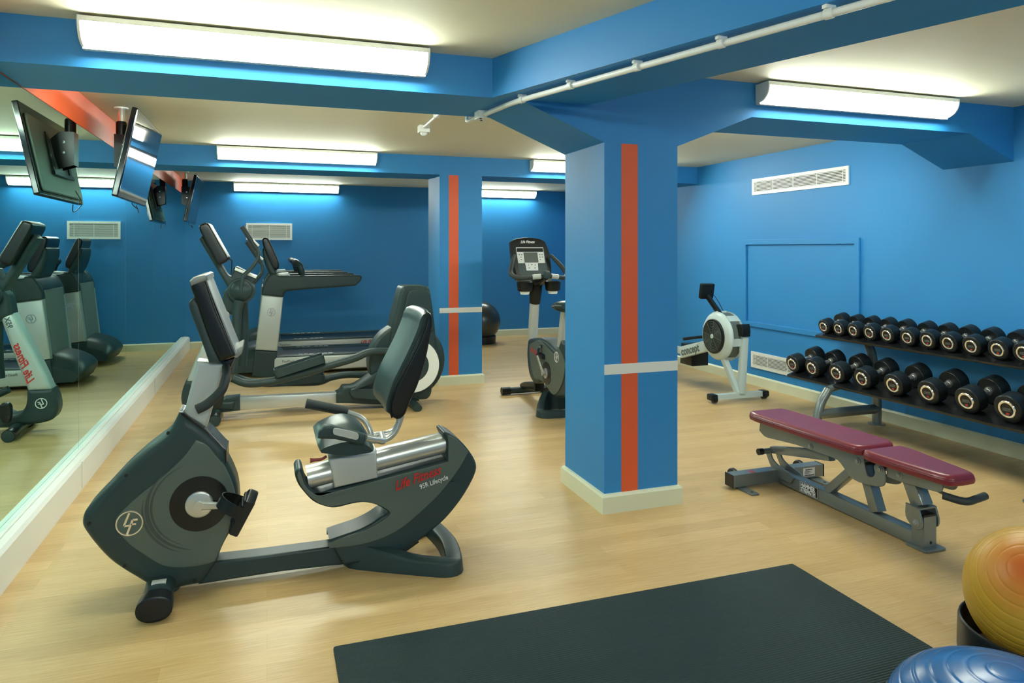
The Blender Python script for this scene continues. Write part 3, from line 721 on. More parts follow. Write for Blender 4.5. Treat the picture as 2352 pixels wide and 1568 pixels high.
# upper neck and head
MB().prism(cr([(-0.338,1.066,1),(-0.233,1.173),(-0.182,0.990),(-0.227,0.896),(-0.274,0.869,1),(-0.361,0.925,1)], 3), 'Y', 6.29, 6.47, .03, 3).build('neck', DARK, EL)
MB().prism(cr([(-0.527,1.502,1),(-0.497,1.535,1),(-0.368,1.319),(-0.318,1.225),(-0.281,1.192),(-0.261,1.268),(-0.233,1.275,1),(-0.080,1.189,1),(-0.087,1.152,1),(-0.148,1.069),(-0.200,1.027),(-0.284,1.057),(-0.311,1.109,1)], 2), 'Y', 6.29, 6.47, .02, 3).build('head', DARK, EL)
MB().prism([(-0.247,1.267,1),(-0.080,1.193,1),(-0.087,1.174,1),(-0.254,1.246,1)], 'Y', 6.27, 6.49, .004, 2).build('bottle_tray', WHITE, EL)
ec = [(-0.518,1.607),(-0.499,1.624),(-0.463,1.635),(-0.434,1.604),(-0.362,1.463),(-0.303,1.356),(-0.306,1.327),(-0.349,1.299),(-0.385,1.307),(-0.444,1.427),(-0.512,1.568)]
ECO = MB().prism(cr(ec, 3), 'Y', 6.20, 6.56, .016, 3).build('console', DARK2, EL)
MB().prism([(-0.456,1.635,1),(-0.443,1.628,1),(-0.299,1.356,1),(-0.312,1.349,1)], 'Y', 6.21, 6.55, .002, 1).build('console_face', GREYSIL, ECO)
MB().prism([(-0.411,1.533,1),(-0.404,1.537,1),(-0.368,1.470,1),(-0.375,1.466,1)], 'Y', 6.25, 6.51, .001, 1).build('screen_bezel', DARK2, ECO)
e = MB(); e.tube([(x, 6.22, z) for x, z in [(-0.307,1.356),(-0.277,1.330),(-0.271,1.320),(-0.277,1.212)]], .005, n=6); e.build('headphone_cable', DARK2, EL)
e = MB(); q = [(-0.306,1.349)]; e.lathe([(.0, -.02), (.016, -.02), (.018, 0), (.016, .03), (.0, .03)], (q[0][0], 6.30, q[0][1]), 'Y', 14); e.build('knob', DARK2, EL)
# pivot hubs, swing arms, handles
hb = [(-0.201,1.074)][0]
for s in (-1, 1):
    y = 6.38 + s * .11
    e = MB(); e.lathe([(.01, 0), (.104, 0), (.108, s*.012), (.103, s*.03), (.090, s*.036), (.086, s*.034), (.085, s*.040), (.075, s*.055), (.055, s*.070), (.030, s*.080), (.006, s*.083)], (hb[0], y, hb[1]), 'Y', 40); e.build('pivot_cover', DARK, EL)
e = MB(); e.lathe([(.0, -.12), (.09, -.12), (.09, .12), (.0, .12)], (hb[0], 6.38, hb[1]), 'Y', 30); e.build('pivot_housing', DARK, EL)
def el_handle(yy, dz, dx):
    tubep = [(-0.075,1.416),(-0.065,1.384),(-0.075,1.330),(-0.126,1.258),(-0.180,1.201),(-0.196,1.140),(-0.200,1.076)]
    gr = [(-0.193,1.606),(-0.173,1.571),(-0.075,1.416)]
    e = MB(); e.tube([(x + dx, yy, z + dz) for x, z in tubep[:-1]] + [(hb[0], yy, hb[1])], [.015, .016, .017, .018], n=12); h = e.build('handle_tube', DARK, EL)
    e = MB(); e.tube([(gr[0][0] + dx, yy, gr[0][1] + dz), (gr[2][0] + dx, yy, gr[2][1] + dz)], [.021, .018, .020], smooth=False, n=14); g = e.build('hand_grip', FOAM, EL)
    e = MB(); e.tube([(gr[1][0] + dx + .014, yy - .003, gr[1][1] + dz - .03), (gr[2][0] + dx + .010, yy - .003, gr[2][1] + dz + .03)], .012, smooth=False, n=10); e.build('pulse_plate', SILVER, g)
el_handle(6.20, 0, 0); el_handle(6.56, -.12, .03)
for (yy, l) in ((6.20, [(-0.213,0.997),(-0.230,0.908),(-0.243,0.712),(-0.270,0.406)]), (6.56, [(-0.204,1.067),(-0.190,0.858),(-0.190,0.592),(-0.204,0.403)])):
    e = MB(); rg = []
    pts = cr3([(x, yy, z) for x, z in l], 5)
    e.tube(pts, [.042, .038, .038, .036], n=16, smooth=False); e.build('swing_arm', DARK, EL)
def pedal_arm(yy, pts, up):
    e = MB(); e.tube([(x, yy, z) for x, z in pts], [.030, .032, .034, .036, .034, .032, .030], n=14, flat=1.0); a = e.build('pedal_arm', DARK, EL)
pa = [(-0.268,0.368),(-0.179,0.324),(-0.078,0.314),(0.092,0.332),(0.301,0.378),(0.515,0.432),(0.716,0.482),(0.846,0.528),(1.016,0.527)]
pedal_arm(6.17, pa, 0)
pb = [(-0.261,0.310),(-0.155,0.266),(-0.011,0.238),(0.172,0.234),(0.434,0.225),(0.549,0.258),(0.704,0.272),(0.941,0.250)]
pedal_arm(6.57, pb, 0)
def footpad(yy, side, up):
    poly = cr(side, 3)
    e = MB(); e.prism(poly, 'Y', yy - .075, yy + .075, .012, 2)
    e.m(1); xs2 = [p[0] for p in side]; e.build('foot_pedal', [DARK, DARK], EL)
    return poly
def tray(p0, p1, yy, w_=.075, hgt=.035, t=.008):
    """open footplate tray from heel p0 to toe p1 (x,z)"""
    a = Vector((p0[0], yy, p0[1])); b_ = Vector((p1[0], yy, p1[1])); x = (b_ - a); L = x.length; x.normalize(); M4 = Matrix.Identity(4)
    zv = Vector((0, 1, 0)).cross(x) * -1; zv = x.cross(Vector((0, 1, 0)))
    if zv.z < 0: zv = -zv
    yv = zv.cross(x)
    for i in range(3): M4[i][0] = x[i]; M4[i][1] = yv[i]; M4[i][2] = zv[i]; M4[i][3] = a[i]
    e = MB(M4); out = rrect(L, 2*w_, .035, 5, L/2, 0); inn = rrect(L - 2*t, 2*w_ - 2*t, .028, 5, L/2, 0)
    n = len(out)
    e.loft([[(p[0], p[1], -.012) for p in inn], [(p[0], p[1], -.012) for p in out], [(p[0], p[1], hgt) for p in out], [(p[0], p[1], hgt) for p in inn], [(p[0], p[1], .0) for p in inn]])
    for k in range(8): e.box(L*.15 + k*L*.09, L*.15 + k*L*.09 + .012, -w_*.7, w_*.7, -.001, .004)
    return e.build('foot_pedal', DARK, EL)
f1 = [(0.065,0.370),(0.465,0.480)]; tray(f1[0], f1[1], 6.17, .08, .055)
f2 = [(0.098,0.231),(0.491,0.245)]; tray(f2[0], f2[1], 6.57, .08, .05)
# bottle cage at the foot of the arm
e = MB(); e.prism(cr([(-0.409,0.256),(-0.383,0.289),(-0.335,0.276),(-0.328,0.216),(-0.357,0.144),(-0.400,0.147)], 3), 'Y', 6.10, 6.16, .012, 2); e.build('bottle_holder', DARK2, EL)
# rear drive housing
MB().prism(cr([(0.574,0.158,1),(0.608,0.175),(0.637,0.211),(0.731,0.217),(0.937,0.343,1),(1.057,0.414,1),(1.057,0.024,1),(0.675,0.067,1),(0.574,0.075,1)], 3), 'Y', 6.29, 6.47, .015, 2).build('rail_joint', DARK, EL)
MB().prism(cr([(0.717,0.194,1),(0.747,0.227,1),(0.957,0.372,1),(0.995,0.335,1),(0.861,0.235,1)], 2), 'Y', 6.22, 6.28, .008, 2).build('strut', DARK, EL)
MB().prism(cr([(0.684,0.162,1),(0.695,0.196),(0.755,0.203),(1.053,0.172,1),(1.053,0.075,1),(0.717,0.122)], 2), 'Y', 6.24, 6.30, .006, 2).build('strut', DARK, EL)
dcx, dcz = [(1.226,0.382)][0]
e = MB(); e.prism(circ(.345, 48, dcx - .03, dcz + .03), 'Y', 6.27, 6.50, .03, 3); e.build('drive_housing', DARK, EL)
MB().prism(cr([(1.020,0.348,1),(1.027,0.614),(1.097,0.924),(1.128,1.048),(1.159,1.090),(1.348,1.087),(1.388,1.070),(1.412,0.959),(1.445,0.691),(1.465,0.362),(1.420,0.191),(1.408,0.109),(1.364,0.061),(1.222,0.068,1)], 3), 'Y', 6.25, 6.53, .03, 4).build('tower_cover', DARK, EL)
MB().prism(cr([(1.113,0.655,1),(1.159,0.905),(1.194,1.032),(1.238,1.051),(1.376,1.044),(1.400,0.918),(1.420,0.682,1)], 3), 'Y', 6.225, 6.26, .012, 3).build('tower_panel', DARK, EL)
for (s, y) in ((-1, 6.205), (1, 6.555)):
    e = MB(); e.lathe([(.0, 0), (.250, 0), (.250, s*.03), (.243, s*.036), (.0, s*.036)], (dcx, y - s * .03, dcz), 'Y', 56); wv = e.build('crank_disc', DARK, EL)
    e = MB(); e.lathe([(.145, 0), (.238, 0), (.238, s*.004), (.145, s*.004), (.145, 0)], (dcx, y + s * .006, dcz), 'Y', 56); e.build('white_ring', WHITE, wv)
e = MB(); e.tube([(1.245, 6.07, .03), (1.235, 6.38, .04), (1.245, 6.69, .03)], .040, n=16, sub=4, flat=.8); e.build('rear_stabilizer', DARK, EL)
MB().box(1.17, 1.30, 6.28, 6.48, .05, .12).build('stabilizer_mount', DARK, EL, flat=True)

# ---------------------------------------------------------------- treadmills
def treadmill():
    YN, YFz = 8.25, 9.10
    ym = (YN + YFz) / 2
    T = thing('treadmill', (.6, ym, 0), 'dark and silver treadmill behind the elliptical, nearer of the two', 'treadmill', 'treadmills facing the mirror wall')
    dk = [(-0.055,0.910,1),(-0.050,0.977),(-0.027,1.044),(0.018,1.121),(0.073,1.149),(0.128,1.124),(0.375,1.121),(0.737,1.122),(1.012,1.118),(1.041,1.098),(1.022,1.048),(0.967,0.998,1),(0.737,0.982),(0.464,0.968),(0.249,0.952),(0.193,0.939),(0.174,0.881,1)]
    po = [(-0.055,0.915,1),(0.174,0.885,1),(0.110,0.281,1),(-0.122,0.307,1)]
    ft = [(-0.122,0.302,1),(0.110,0.276,1),(0.082,-0.003,1),(-0.059,-0.004),(-0.158,0.021,1)]
    dk2 = cr(dk, 3)
    for (y, s) in ((YN, 1), (YFz, -1)):
        y0, y1 = sorted((y, y + s * .11))
        MB().prism(dk2, 'Y', y0, y1, .022, 3).build('handrail', DARK, T)
        MB().prism(po, 'Y', y0 + .004, y1 - .004, .018, 3).build('upright', SILVER, T)
        MB().prism(cr(ft, 2), 'Y', y0, y1, .018, 3).build('upright_foot', DARK, T)
        rl = [(0.096,0.311,1),(0.216,0.320,1),(1.931,0.345,1),(1.931,0.246,1),(0.216,0.247,1),(0.096,0.229,1)]
        y0, y1 = sorted((y + s * .09, y + s * .20))
        rr = [(-.02, .325), (1.66, .245), (1.66, .20), (-.02, .235)]
        RL = MB().prism([(.02, .225), (1.66, .222), (1.66, .198), (.02, .200)], 'Y', *sorted((y + s*.012, y + s*.17)), .008, 2).build('side_rail', DARK, T)
        MB().prism([(.06, .214), (1.68, .208), (1.68, .05), (.06, .045)], 'Y', *sorted((y + s*.0, y + s*.10)), .02, 3).build('side_skirt', SILVER, T)
        for k in range(6):
                u = .34 + .060 * k + (.03 if k > 2 else 0)
                MB().box(u, u + .045, min(y + s*.09, y + s*.12), max(y + s*.09, y + s*.12), .224, .2262).build('dash_mark', WTXT, RL, flat=True)
        if s == 1:
            text('brand_lettering', 'Life Fitness', .060, REDTXT, frame((1.20, y - .001, .145), (1, 0, 0), (0, -1, 0)), T, shear=.45, bold=.0015, sx=.95)
            text('deck_lettering', 'FlexDeck', .035, DTXT, frame((.16, y - .001, .155), (1, 0, 0), (0, -1, 0)), T, bold=.0004)
    badge(T, (.045, YN - .002, .72), .042)
    MB().box(.0, 1.66, YN + .14, YFz - .14, .18, .216).build('belt', BLACKRUB, T, flat=True)
    MB().box(.05, 1.66, YN + .05, YFz - .05, .03, .17).build('base_frame', DARK2, T, flat=True)
    e = MB(); hood = cr([(-.38, .06, 1), (-.42, .16), (-.36, .25), (-.22, .325), (-.06, .35), (.06, .30), (.18, .23, 1), (.18, .06, 1)], 4)
    rings = []
    for k in range(13):
        t = -1 + 2 * k / 12; sc = 1 - .42 * abs(t) ** 5; rings.append([(.18 + (x - .18) * (1 - .10 * t**4), ym + (ym - YN - .02) * t, .06 + (z - .06) * sc) for x, z in hood])
    e.loft(rings); e.build('motor_hood', DARK, T)
    # crossbar, mast shell and console
    MB().prism(cr([(-0.041,0.994),(-0.005,1.090),(0.055,1.138),(0.124,1.127,1),(0.217,1.087,1),(0.194,0.950,1),(0.078,0.933)], 3), 'Y', YN + .08, YFz - .08, .02, 2).build('dash_panel', DARK, T)
    shell = [(-0.047,1.420),(-0.019,1.445,1),(0.023,1.330),(0.089,1.191),(0.127,1.110,1),(0.042,1.111,1),(-0.005,1.206),(-0.042,1.331)]
    MB().prism(cr(shell, 3), 'Y', 8.42, 8.93, .03, 3).build('console_back', DARK, T)
    cs = [(-0.051,1.519),(-0.033,1.548),(-0.005,1.553),(0.023,1.524),(0.112,1.321),(0.131,1.256),(0.127,1.201),(0.089,1.182),(0.051,1.222),(-0.033,1.430,1)]
    C_ = MB().prism(cr(cs, 3), 'Y', 8.43, 8.92, .018, 3).build('console', DARK2, T)
    MB().prism([(0.005,1.548,1),(0.019,1.539,1),(0.127,1.291,1),(0.112,1.281,1)], 'Y', 8.44, 8.91, .002, 1).build('console_face', GREYSIL, C_)
    MB().prism([(0.120,1.145,1),(0.228,1.154,1),(0.252,1.119,1),(0.125,1.116,1)], 'Y', 8.32, 8.48, .006, 2).build('cup_tray', SILVER, T)
    e = MB(); g = [(0.389,1.119),(0.365,1.219),(0.317,1.270),(0.259,1.230),(0.212,1.171)]
    e.tube([(g[0][0], 8.36, g[0][1]), (g[1][0], 8.36, g[1][1]), (g[2][0], 8.44, g[2][1]), (g[2][0] - .01, 8.675, g[2][1] + .01), (g[2][0], 8.91, g[2][1]), (g[1][0], 8.99, g[1][1]), (g[0][0], 8.99, g[0][1])], [.026, .032, .034, .028, .034, .032, .026], n=12)
    e.build('front_bar', DARK, T)
    MB().prism([(-.115, .34), (-.055, 1.0), (-.015, 1.0), (-.07, .34)], 'Y', YN + .10, YFz - .10).build('front_panel', FRONTP, T, flat=True)
    return T
TM = treadmill()
dup(TM, (TM.location.x, TM.location.y + 1.45, 0), 'dark and silver treadmill standing nearest the far wall under the air vent')

# ---------------------------------------------------------------- upright bike
UB = thing('upright_bike', (2.40, 6.0, 0), 'dark grey upright exercise bike with lit console standing left of the near pillar', 'exercise bike')
xc = 2.40
MB().tube([(xc - .24, 6.49, .040), (xc + .24, 6.49, .040)], .032, smooth=False, n=16).build('front_stabilizer', DARK, UB)
for s in (-1, 1): MB().tube([(xc + s * .16, 6.49, .040), (xc + s * .245, 6.49, .040)], .038, smooth=False, n=16).build('foot_cap', BLACKRUB, UB)
ub = [(6.200,0.528),(6.165,0.581),(5.842,0.624),(5.617,0.583),(5.491,0.552,1),(5.416,0.660,1),(5.325,0.653),(5.107,0.632),(4.889,0.495),(5.008,0.306),(5.262,0.215),(5.539,0.159),(5.617,0.189),(5.759,0.239),(5.864,0.235),(5.928,0.208),(6.039,0.188),(6.153,0.249),(6.212,0.403)]
MB().prism(cr(ub, 3), 'X', 2.31, 2.49, .03, 4).build('body_shroud', DARK, UB)
up_ = [(6.107,0.539,1),(5.885,0.603),(5.657,0.559),(5.539,0.527,1),(5.444,0.587),(5.352,0.546),(5.289,0.466),(5.352,0.312),(5.482,0.197),(5.588,0.183),(5.738,0.242),(5.864,0.251),(5.972,0.240),(6.061,0.304),(6.118,0.437)]
MB().prism(cr(up_, 3), 'X', 2.302, 2.32, .006, 2).build('side_panel', GREY, UB)
(hy, hz_) = [(5.687,0.339)][0]
e = MB(); e.lathe([(.0, 0), (.100, 0), (.100, -.003), (.0, -.003)], (2.302, hy, hz_), 'X', 40); e.build('crank_cover', DARK2, UB)
e = MB(); e.lathe([(.0, 0), (.045, 0), (.045, -.010), (.0, -.012)], (2.298, hy, hz_), 'X', 30); e.build('crank_hub', BRUSH, UB)
ar, pp = crank(UB, 2.298, -1, math.radians(52), hy, hz_, .175, 'X')
ar, pq = crank(UB, 2.498, 1, math.radians(232), hy, hz_, .175, 'X')
pedal(UB, pp, -1, 0, 'X'); pedal(UB, pq, 1, 0, 'X')
(by, bz) = [(5.463,0.512)][0]
badge(UB, (2.3015, by, bz), .042, '-X', WTXT)
(ty, tz) = [(6.084,0.482)][0]
text('brand_lettering', 'Life Fitness', .062, REDTXT, frame((2.3015, ty, tz), (0, -1, -.16), (-1, 0, 0)), UB, shear=.4, bold=.001, sx=.8)
MB().tube([(xc, 6.29, .50), (xc, 6.265, .70), (xc, 6.225, .95)], .046, n=22, sub=3).build('console_mast', SILVER, UB)
MB().tube([(xc, 6.23, .91), (xc, 6.215, .98), (xc, 6.21, 1.12)], [.052, .058, .072], n=22, sub=3).build('mast_collar', DARK2, UB)
# console facing the saddle
tc_ = math.radians(20)
M4 = Matrix.Translation((xc, 6.37, 1.325)) @ Matrix.Rotation(-tc_, 4, 'X')
shape = [(-.170, -.215, 1), (-.185, -.10), (-.190, .05), (-.185, .17, 1), (-.12, .20), (0, .215), (.12, .20), (.175, .17, 1), (.205, .05), (.205, -.10), (.185, -.215, 1), (0, -.225)]
def face(mb, poly, d0, d1, r=.0): return mb.prism([(a, b_) for a, b_ in poly], 'Y', d0, d1, r, 2)
UC = face(MB(M4), cr(shape, 3), -.035, .035, .016).build('console', DARK2, UB)
face(MB(M4), cr([(-.135, -.165, 1), (-.150, .10, 1), (.150, .10, 1), (.155, -.165), (.12, -.185), (-.11, -.185)], 3), -.037, -.03, .001).build('console_panel', DARK, UC)
fp = MB(M4); face(fp, [(-.140, .105), (-.135, -.055), (-.065, -.055), (-.060, -.130), (.060, -.130), (.065, -.055), (.140, -.055), (.140, .105)], -.040, -.036); fp.build('keypad', STICK, UC)
fp = MB(M4); face(fp, [(-.135, .058), (-.135, .096), (.135, .096), (.135, .058)], -.0425, -.039); fp.build('readout', DARK2, UC)
fp = MB(M4); face(fp, [(-.070, -.050), (-.070, .052), (.072, .052), (.072, -.050)], -.0435, -.039); fp.build('display', LCD, UC)
kb = MB(M4)
for (a, b_) in [(-.115, .03), (-.09, .03), (-.10, .005), (-.10, -.02), (.095, .03), (.12, .03), (.095, .005), (.12, .005), (.095, -.02), (-.035, -.075), (0, -.07), (.035, -.075), (-.03, -.105), (.03, -.105)]:
    face(kb, [(a-.006, b_-.004), (a+.006, b_-.004), (a+.006, b_+.004), (a-.006, b_+.004)], -.0415, -.0395)
kb.build('keys', GREY, UC)
text('brand_lettering', 'Life Fitness', .040, WTXT, M4 @ frame((-.085, -.0355, .150), (1, 0, 0), (0, -1, 0)), UC, shear=.4, bold=.0008, sx=.8)
MB(M4).prism(cr([(-.16, -.215, 1), (.17, -.215, 1), (.16, -.26), (.0, -.27), (-.15, -.26)], 3), 'Y', -.09, .01, .01, 2).build('reading_shelf', DARK, UC)
# handlebars
for s in (-1, 1):
    e = MB(); e.tube([(xc, 5.94, 1.175), (xc + s*.12, 5.96, 1.165), (xc + s*.22, 6.03, 1.155), (xc + s*.275, 6.12, 1.19), (xc + s*.245, 6.19, 1.27), (xc + s*.185, 6.28, 1.36)], [.017, .018, .021, .022, .021, .018], n=14); e.build('handlebar', FOAM, UB)
    e = MB(); e.tube([(xc + s*.05, 5.948, 1.173), (xc + s*.125, 5.964, 1.1665)], .0235, smooth=False, n=14); e.build('pulse_plate', SILVER, UB)
    e = MB(); e.lathe([(.0, -.085), (.062, -.085), (.070, -.075), (.078, 0), (.072, .005), (.066, 0), (.062, -.07), (.0, -.075)], (xc + s*.14, 6.12, 1.115), 'Z', 24); e.build('cup_holder', DARK2, UB)
    e = MB(); e.lathe([(.0, -.03), (.040, -.03), (.048, 0), (.0, .0)], (xc + s*.14, 6.12, 1.031), 'Z', 20); e.build('cup_base', WHITE, UB)
e = MB(); e.prism(rrect(.070, .075, .03, 4, xc, 1.185), 'Y', 5.905, 5.96, .012, 3); e.build('pulse_hub', DARK, UB)
MB().tube([(xc, 5.95, 1.17), (xc, 6.08, 1.13), (xc, 6.21, 1.10)], [.030, .034, .05], n=14).build('handlebar_stem', DARK2, UB)
# saddle and post
MB().tube([(xc, 5.62, .50), (xc, 5.52, .90)], .034, smooth=False, n=18).build('seat_post', SILVER, UB)
sd = MB(); rings = []
for k in range(9):
    t = k / 8; y = 5.70 - .30 * t; w_ = .035 + .10 * min(1, t * 1.5) ** 1.5 - .02 * max(0, t - .85) * 6; h_ = .030 + .022 * t
    if k == 0 or k == 8: w_ *= .7; h_ *= .6
    rings.append([(xc + w_ * math.cos(a), y, .93 + .012 * t + h_ * math.sin(a) * (1 if math.sin(a) > 0 else 1.1)) for a in [2*PI*q/20 for q in range(20)]])
sd.loft(rings); sd.build('saddle', VINYL, UB)
# rear foot
rf = MB(); P_ = [(-.20, 5.515), (-.19, 5.60), (-.08, 5.78), (0, 5.82), (.08, 5.78), (.19, 5.60), (.20, 5.515), (.10, 5.49), (0, 5.485), (-.10, 5.49)]
pc = cr([(xc + a, b_) for a, b_ in P_], 3); N = len(pc); rings = []
for i in range(N):
    p = Vector(pc[i]); t = (Vector(pc[(i+1) % N]) - Vector(pc[i-1])).normalized(); nr = Vector((-t.y, t.x)); hh = .06 + .10 * max(0, min(1, (p.y - 5.60) / .2))
    rings.append([((p + nr*a).x, (p + nr*a).y, z * hh) for a, z in ((-.040, 0), (-.034, .85), (-.024, 1), (.024, 1), (.034, .85), (.040, 0))])
rf.loft(rings, close=True); rf.build('rear_foot', DARK, UB, ang=50)
MB().prism(cr([(6.49, .04, 1), (6.52, .09), (6.40, .135), (6.20, .17), (6.1, .20, 1), (6.1, .10, 1), (6.35, .07)], 3), 'X', xc - .05, xc + .05, .015, 2).build('front_foot_cover', DARK2, UB)

# ---------------------------------------------------------------- rowing machine
RW = thing('rowing_machine', (4.165, 5.9, 0), 'pale grey rowing machine with round fan flywheel, right of the near pillar', 'rowing machine')
xr = 4.165
MB().prism(rrect(.54, .05, .006, 2, xr, .055), 'Y', 5.485, 5.535, .004, 2).build('front_foot_bar', PALE, RW)
for s in (-1, 1):
    MB().prism(rrect(.07, .058, .012, 2, xr + s * .285, .055), 'Y', 5.475, 5.555, .006, 2).build('foot_cap', BLACKRUB, RW)
    e = MB(); e.lathe([(.0, -.018), (.034, -.018), (.036, 0), (.034, .018), (.0, .018)], (xr + s * .275, 5.50, .040), 'X', 20); e.build('caster_wheel', BLACKRUB, RW)
MB().bar((xr + .02, 5.50, .075), (xr + .055, 5.50, .60), .062, .055, side=(1, 0, 0)).build('front_post', PALE, RW)
MB().bar((xr - .005, 5.51, .075), (xr - .06, 5.68, .42), .050, .05, side=(1, 0, 0)).build('rear_post', PALE, RW)
MB().prism(cr([(5.46, .605, 1), (5.555, .605, 1), (5.57, .66), (5.545, .715, 1), (5.47, .72, 1), (5.455, .66)], 2), 'X', xr + .0, xr + .095, .008, 2).build('post_cap', DARK2, RW)
fy, fz = 5.735, .585
e = MB(); e.lathe([(.0, 0), (.120, 0), (.150, .0), (.205, .012), (.228, .035), (.232, .055)], (xr - .115, fy, fz), 'X', 56)
e.lathe([(.232, .0), (.228, .02), (.205, .045), (.0, .055)], (xr + .045, fy, fz), 'X', 56); e.build('flywheel_housing', PALE, RW)
e = MB(); e.lathe([(.0, 0), (.222, 0), (.222, .11), (.0, .11)], (xr - .062, fy, fz), 'X', 56); e.build('rim_mesh', mat('grey_rim_mesh', (.10, .13, .12), .5), RW)
e = MB()
for a in (15, 75, 130, 190, 250, 310):
    a = math.radians(a); M_ = Matrix.Translation((xr, fy, fz)) @ Matrix.Rotation(a, 4, 'X')
    q = MB(M_); q.box(-.065, .05, .218, .236, -.035, .035); o = len(e.v); e.v += q.v; e.f += [[i + o for i in f] for f in q.f]; e.mi += q.mi
e.build('rim_clip', PALE, RW)
e = MB(); e.lathe([(.0, 0), (.155, 0), (.166, .006), (.166, .02), (.0, .02)], (xr - .132, fy, fz), 'X', 48); FG = e.build('fan_cover', DARK2, RW)
e = MB()
for R_ in (.035, .05, .065, .08, .095, .11, .125, .140): e.torus((xr - .134, fy, fz), R_, .0022, 'X', 40, 6)
for a in (10, 55, 100, 145, 190, 235, 280, 325):
    a = math.radians(a); e.bar((xr - .1345, fy + .02*math.cos(a), fz + .02*math.sin(a)), (xr - .1345, fy + .15*math.cos(a), fz + .15*math.sin(a)), .004, .004, side=(1, 0, 0), r=.001)
e.build('fan_grille', GREY, FG)
e = MB(); e.lathe([(.0, -.004), (.020, -.003), (.022, .004), (.0, .004)], (xr - .138, fy, fz), 'X', 24); e.build('fan_hub', PALE, FG)
# monitor arm and monitor
MB().bar((xr - .03, 5.74, .78), (xr - .05, 5.93, .955), .03, .05, side=(1, 0, 0)).build('monitor_arm', DARK2, RW)
Mm = Matrix.Translation((xr - .05, 5.945, 1.005)) @ Matrix.Rotation(math.radians(12), 4, 'X')
MB(Mm).prism(rrect(.15, .155, .012, 2), 'Y', -.022, .022, .008, 2).build('monitor', DARK2, RW)
MB().tube([(xr + .01, 5.93, .98), (xr + .03, 5.86, .90), (xr + .035, 5.78, .80)], .003, n=6).build('cable', DARK2, RW)
# sloping frame arm with lettering, footboard and monorail running away behind the pillar
def yz_bar(a, b_, w0, w1, x0, x1, name, m, r=.008):
    a, b_ = Vector(a), Vector(b_); t = (b_ - a).normalized(); n_ = Vector((-t.y, t.x))
    poly = [tuple(a + n_*w0), tuple(b_ + n_*w1), tuple(b_ - n_*w1), tuple(a - n_*w0)]
    return MB().prism(poly, 'X', x0, x1, r, 2).build(name, m, RW)
yz_bar((5.80, .505), (6.42, .330), .052, .060, xr - .055, xr + .0, 'frame_arm', PALE)
text('brand_lettering', 'concept', .115, GREY, frame((xr - .0565, 6.38, .305), (0, -.62, .175), (-1, 0, 0)), RW, bold=.003, sx=.90)
yz_bar((6.36, .35), (8.55, .31), .035, .035, xr - .045, xr + .015, 'monorail', SILVER)
MB().prism([(6.30, .20), (6.52, .20), (6.50, .42), (6.30, .40)], 'X', xr + .01, xr + .22, .012, 2).build('footboard', DARK2, RW)
for s in (-1, 1):
    MB().prism(cr([(6.15, .42), (6.45, .30), (6.47, .33), (6.17, .46)], 2), 'X', xr + .115 + s*.07 - .045, xr + .115 + s*.07 + .045, .008, 2).build('foot_plate', BLACKRUB, RW)
MB().tube([(xr - .27, 6.02, .53), (xr - .05, 6.0, .545), (xr + .20, 6.02, .53)], .015).build('pull_handle', BLACKRUB, RW)
MB().prism(cr([(7.0, .37), (7.12, .40), (7.30, .40), (7.36, .38), (7.3, .36), (7.05, .35)], 3), 'X', xr - .19, xr + .16, .02, 3).build('sliding_seat', BLACKRUB, RW)
MB().bar((xr, 8.45, .30), (xr, 8.45, .03), .06, .05, side=(1, 0, 0)).build('rear_leg', PALE, RW)
MB().prism(rrect(.42, .05, .006, 2, xr, .03), 'Y', 8.42, 8.47, .004, 2).build('rear_foot_bar', PALE, RW)

# ---------------------------------------------------------------- dumbbell rack
RK = thing('dumbbell_rack', (4.45, 3.65, 0), 'grey two tier dumbbell rack with black shelves along the right wall', 'rack')
TL = math.radians(14)
def shelf_T(x, z): return Matrix.Translation((x, 0, z)) @ Matrix.Rotation(-TL, 4, 'Y')
ZL, ZU = .345, .685
XL, XU = 4.215, 4.435
for (x, z, ya) in ((XL, ZL, 4.93), (XU, ZU, 4.84)):
    s_ = MB(shelf_T(x, z)); s_.prism(rrect(.32, ya - 2.35, .012, 2, .16, (ya + 2.35)/2), 'Z', -.018, .0, .004, 2)
    s_.prism(rrect(.012, ya - 2.35, .004, 2, .314, (ya + 2.35)/2), 'Z', 0, .045, .003, 2)
    sh = s_.build('shelf', mat('glossy_black_steel', (.008, .009, .010), .22), RK)
    s_ = MB(shelf_T(x, z))
    s_.prism([(.11, .0), (.24, .0), (.24, .06), (.19, .07)], 'Y', ya - .03, ya - .012); s_.build('end_stop', DARK2, RK, flat=True)
for yy in (4.42, 2.74):
    MB().tube([(4.055, yy, .0), (4.083, yy, .12), (4.118, yy, .22), (4.185, yy, .312)], .034, n=18).build('front_leg', STEELBLUE, RK)
    MB().tube([(4.68, yy, .0), (4.68, yy, .22), (4.655, yy, .40), (4.63, yy, .56), (4.58, yy, .68)], .036, n=18).build('rear_leg', STEELBLUE, RK)
    MB().tube([(4.185, yy, .312), (4.655, yy, .405)], .028, smooth=False, n=16).build('shelf_arm', STEELBLUE, RK)
    MB().tube([(4.07, yy, .125), (4.68, yy, .125)], .038, smooth=False, n=18).build('cross_tube', STEELBLUE, RK)
    for xf_ in (4.055, 4.68):
        e = MB(); e.lathe([(.0, 0), (.065, 0), (.065, .008), (.0, .010)], (xf_, yy, 0), 'Z', 30); e.build('floor_flange', STEELBLUE, RK)

